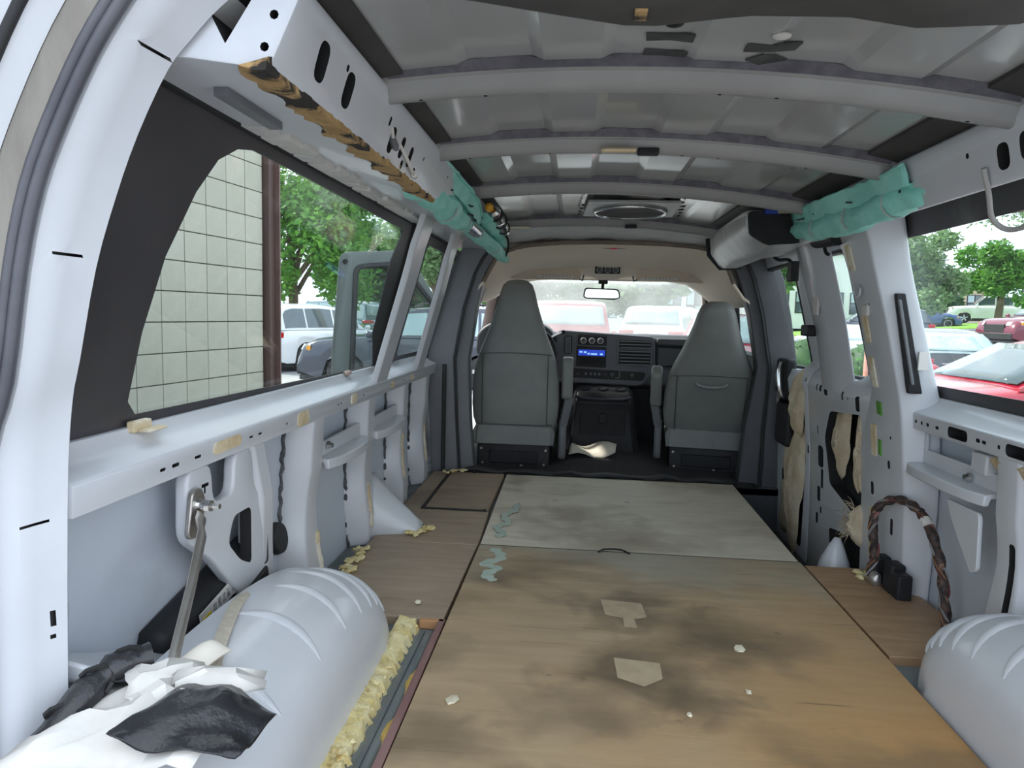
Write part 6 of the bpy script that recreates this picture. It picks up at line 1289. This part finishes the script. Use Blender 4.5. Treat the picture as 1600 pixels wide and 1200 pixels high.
def crown(cx, cy, cz, r, k, seed, sq=1.0):
    rr = random.Random(seed); out = [(cx, cy, cz, r * .62, r * .62, r * .55 * sq)]
    for _ in range(k): a = rr.uniform(0, 6.28); q = rr.uniform(.35, .75); out.append((cx + math.cos(a) * r * q, cy + math.sin(a) * r * q, cz + rr.uniform(-.6, .6) * r * sq, r * rr.uniform(.28, .5), r * rr.uniform(.28, .5), r * rr.uniform(.22, .38) * sq))
    return out
tree('bright green maple beside the brown post', -8.9, 21.5, 7.5, crown(-7.7, 21.3, 3.9, 2.7, 18, 1, 1.35), 16000, .11, 0, 1, .2)
tree('dark green tree behind the maple, above the parked cars', -11.5, 41.0, 8, crown(-11.0, 41, 3.2, 4.8, 16, 2, .8), 12000, .24, 1, 2, .3)
tree('loose tree above the dark SUV, seen through the left glass', -5.6, 27.5, 7, crown(-4.9, 27.5, 3.2, 2.6, 14, 3, 1.15), 9000, .14, 3, 3, .2)
tree('dark tree seen through the narrow left windows', -4.2, 46.0, 7, crown(-4.0, 46, 3.9, 4.0, 12, 4, 1.0), 6000, .26, 1, 4, .25)
tree('tall slim tree right of the white building', 18.6, 41.0, 7.0, crown(18.6, 41, 3.9, 2.2, 12, 5, 1.35), 7500, .15, 3, 5, .2)
tree('round tree behind the white pickup', 25.8, 46.5, 7, crown(25.8, 46.5, 4.0, 2.6, 14, 6, 1.0), 8000, .16, 0, 6, .25)
tree('low dark trees in front of the tan building', 29.0, 60.0, 5, crown(28.6, 60, 3.2, 2.4, 10, 7, .8), 3500, .28, 1, 7, .2)
tree('overhanging tree whose branches hang into the right quarter glass', 13.9, 19.2, 9.0, [(9.3, 17.2, 3.45, 1.1, .9, .35), (10.6, 17.3, 3.35, 1.1, .9, .5), (8.0, 16.6, 3.75, 1.0, .9, .25), (11.9, 17.6, 3.3, .9, .9, .7), (11.0, 17.0, 4.3, 3.0, 2.0, .8), (12.8, 18.2, 3.7, 1.2, 1.2, .6)], 5200, .06, 3, 8, .16)
tree('feathery tree ahead of the windshield', 3.0, 38.0, 7, crown(3.5, 38, 3.0, 3.6, 12, 9, .8), 4500, .28, 3, 9, .25)
tree('green tree ahead on the right of the windshield', 10.5, 40.0, 7, crown(9.5, 40, 3.6, 3.0, 12, 10, .8), 4500, .28, 0, 10, .25)
tree('tree ahead on the left of the windshield', 1.0, 54.0, 7, crown(1.2, 54, 3.5, 3.5, 12, 12, .8), 4500, .3, 1, 12, .25)
def shrub(label, x, y, r, h, n=2600, lm=2, seed=1, name='shrub', size=.05):
    z0 = gz(x, y); t_ = thing(name, (x, y, z0), label, 'shrub', group='shrubs')
    m = MB(); [m.tube([(x, y, z0), (x + R.uniform(-.3, .3) * r, y + R.uniform(-.3, .3) * r, z0 + h * .6)], [.03, .01], 5) for _ in range(5)]; m.build('stems', BARK, t_)
    foliage([(x, y, z0 + h * .52, r, r, h * .5), (x - r * .3, y, z0 + h * .4, r * .8, r * .8, h * .42), (x + r * .35, y, z0 + h * .45, r * .75, r * .75, h * .45)], n, size, seed).build('foliage', LEAF[lm], t_, smooth=0, recalc=False)
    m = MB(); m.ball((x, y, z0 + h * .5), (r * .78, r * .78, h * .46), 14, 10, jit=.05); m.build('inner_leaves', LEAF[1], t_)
shrub('round green bush framed by the front side-door window', 4.15, 13.3, .55, 1.30, seed=21)
shrub('round green bush framed by the rear side-door window', 4.95, 12.6, .50, 1.28, seed=22)
for k in range(4): shrub(['leftmost', 'second from left', 'third from left', 'rightmost'][k] + ' block of the low clipped hedge behind the white SUV', -9.4 + k * 1.0, 24.2 + .1 * k, .42, 1.15, 900, 1, 30 + k, 'hedge_block', .07)
shrub('thin yellow-green shoot by the brown post', -8.55, 18.4, .16, 2.9, 500, 0, 41, 'young_sapling', .08)
# ---- posts and buildings
def post(name, label, x, y, r, h, mt, z0=None):
    z0 = gz(x, y) if z0 is None else z0; t_ = thing(name, (x, y, z0), label, 'post')
    m = MB(); m.tube([(x, y, z0), (x, y, z0 + h)], [r, r * .85], 12); m.build('shaft', mt, t_, smooth=50); m = MB(); m.box(x - r*1.8, x + r*1.8, y - r*1.8, y + r*1.8, z0, z0 + .12); m.build('foot', mt, t_, bevel=.02)
CONC = mat('concrete_pole', (.50, .50, .46), (.44, .44, .41), rough=.9)
post('lamp_pole', 'pale concrete pole left of the open front door', -5.9, 18.0, .11, 2.6, CONC)
post('lamp_pole', 'pale pole standing ahead, seen through the windshield', 5.5, 30.0, .16, 6.0, CONC)
post('utility_pole', 'brown wooden pole at the right edge of the view', 19.1, 32.0, .16, 7.5, BARK)
post('marker_post', 'orange-pink marker post beside the round bush', 4.45, 11.3, .06, 1.25, mat('salmon_paint', (.62, .30, .22), (.55, .26, .19), rough=.6))
def building(label, x0, x1, y, depth, z0, z1, wall, nwin, wz0, wz1, trim=None):
    b_ = thing('building', ((x0 + x1) / 2, y, z0), label, 'building')
    m = MB(); m.box(x0, x1, y, y + depth, z0, z1); m.build('walls', wall, b_)
    m = MB(); m.box(x0 - .2, x1 + .2, y - .2, y + depth + .2, z1, z1 + .35); m.build('parapet', trim or wall, b_)
    st_ = (x1 - x0) / nwin
    for k in range(nwin):
        m = MB(); a = x0 + st_ * (k + .12); b = x0 + st_ * (k + .88); m.box(a, b, y - .06, y + .02, wz0, wz1); w_ = m.build('window', CARBLK, b_)
        for i in range(2):
            for j in range(2):
                m = MB(); dx_, dz_ = (b - a) / 2, (wz1 - wz0) / 2; m.box(a + dx_*i + .05, a + dx_*(i+1) - .05, y - .09, y - .05, wz0 + dz_*j + .05, wz0 + dz_*(j+1) - .05); m.build('pane', CGLASS2 if (i + j) % 2 else CGLASS, w_)
    return b_
WHITEB = mat('white_cladding', (.74, .76, .76), (.70, .72, .72), scale=.6, rough=.7); TANB = mat('tan_stucco', (.58, .47, .34), (.53, .42, .30), scale=.5, rough=.9)
building('long white building with dark window band beyond the side doors', 13.2, 20.6, 52.0, 10, .4, 5.6, WHITEB, 4, 1.5, 3.0)
building('tan building with grey windows behind the grass strip', 30.5, 37.0, 66.0, 10, 1.0, 5.2, TANB, 4, 2.2, 3.6)
building('low pale building ahead behind the parked cars', 0.0, 11.5, 66.0, 8, -.6, 5.5, WHITEB, 6, .8, 3.4)
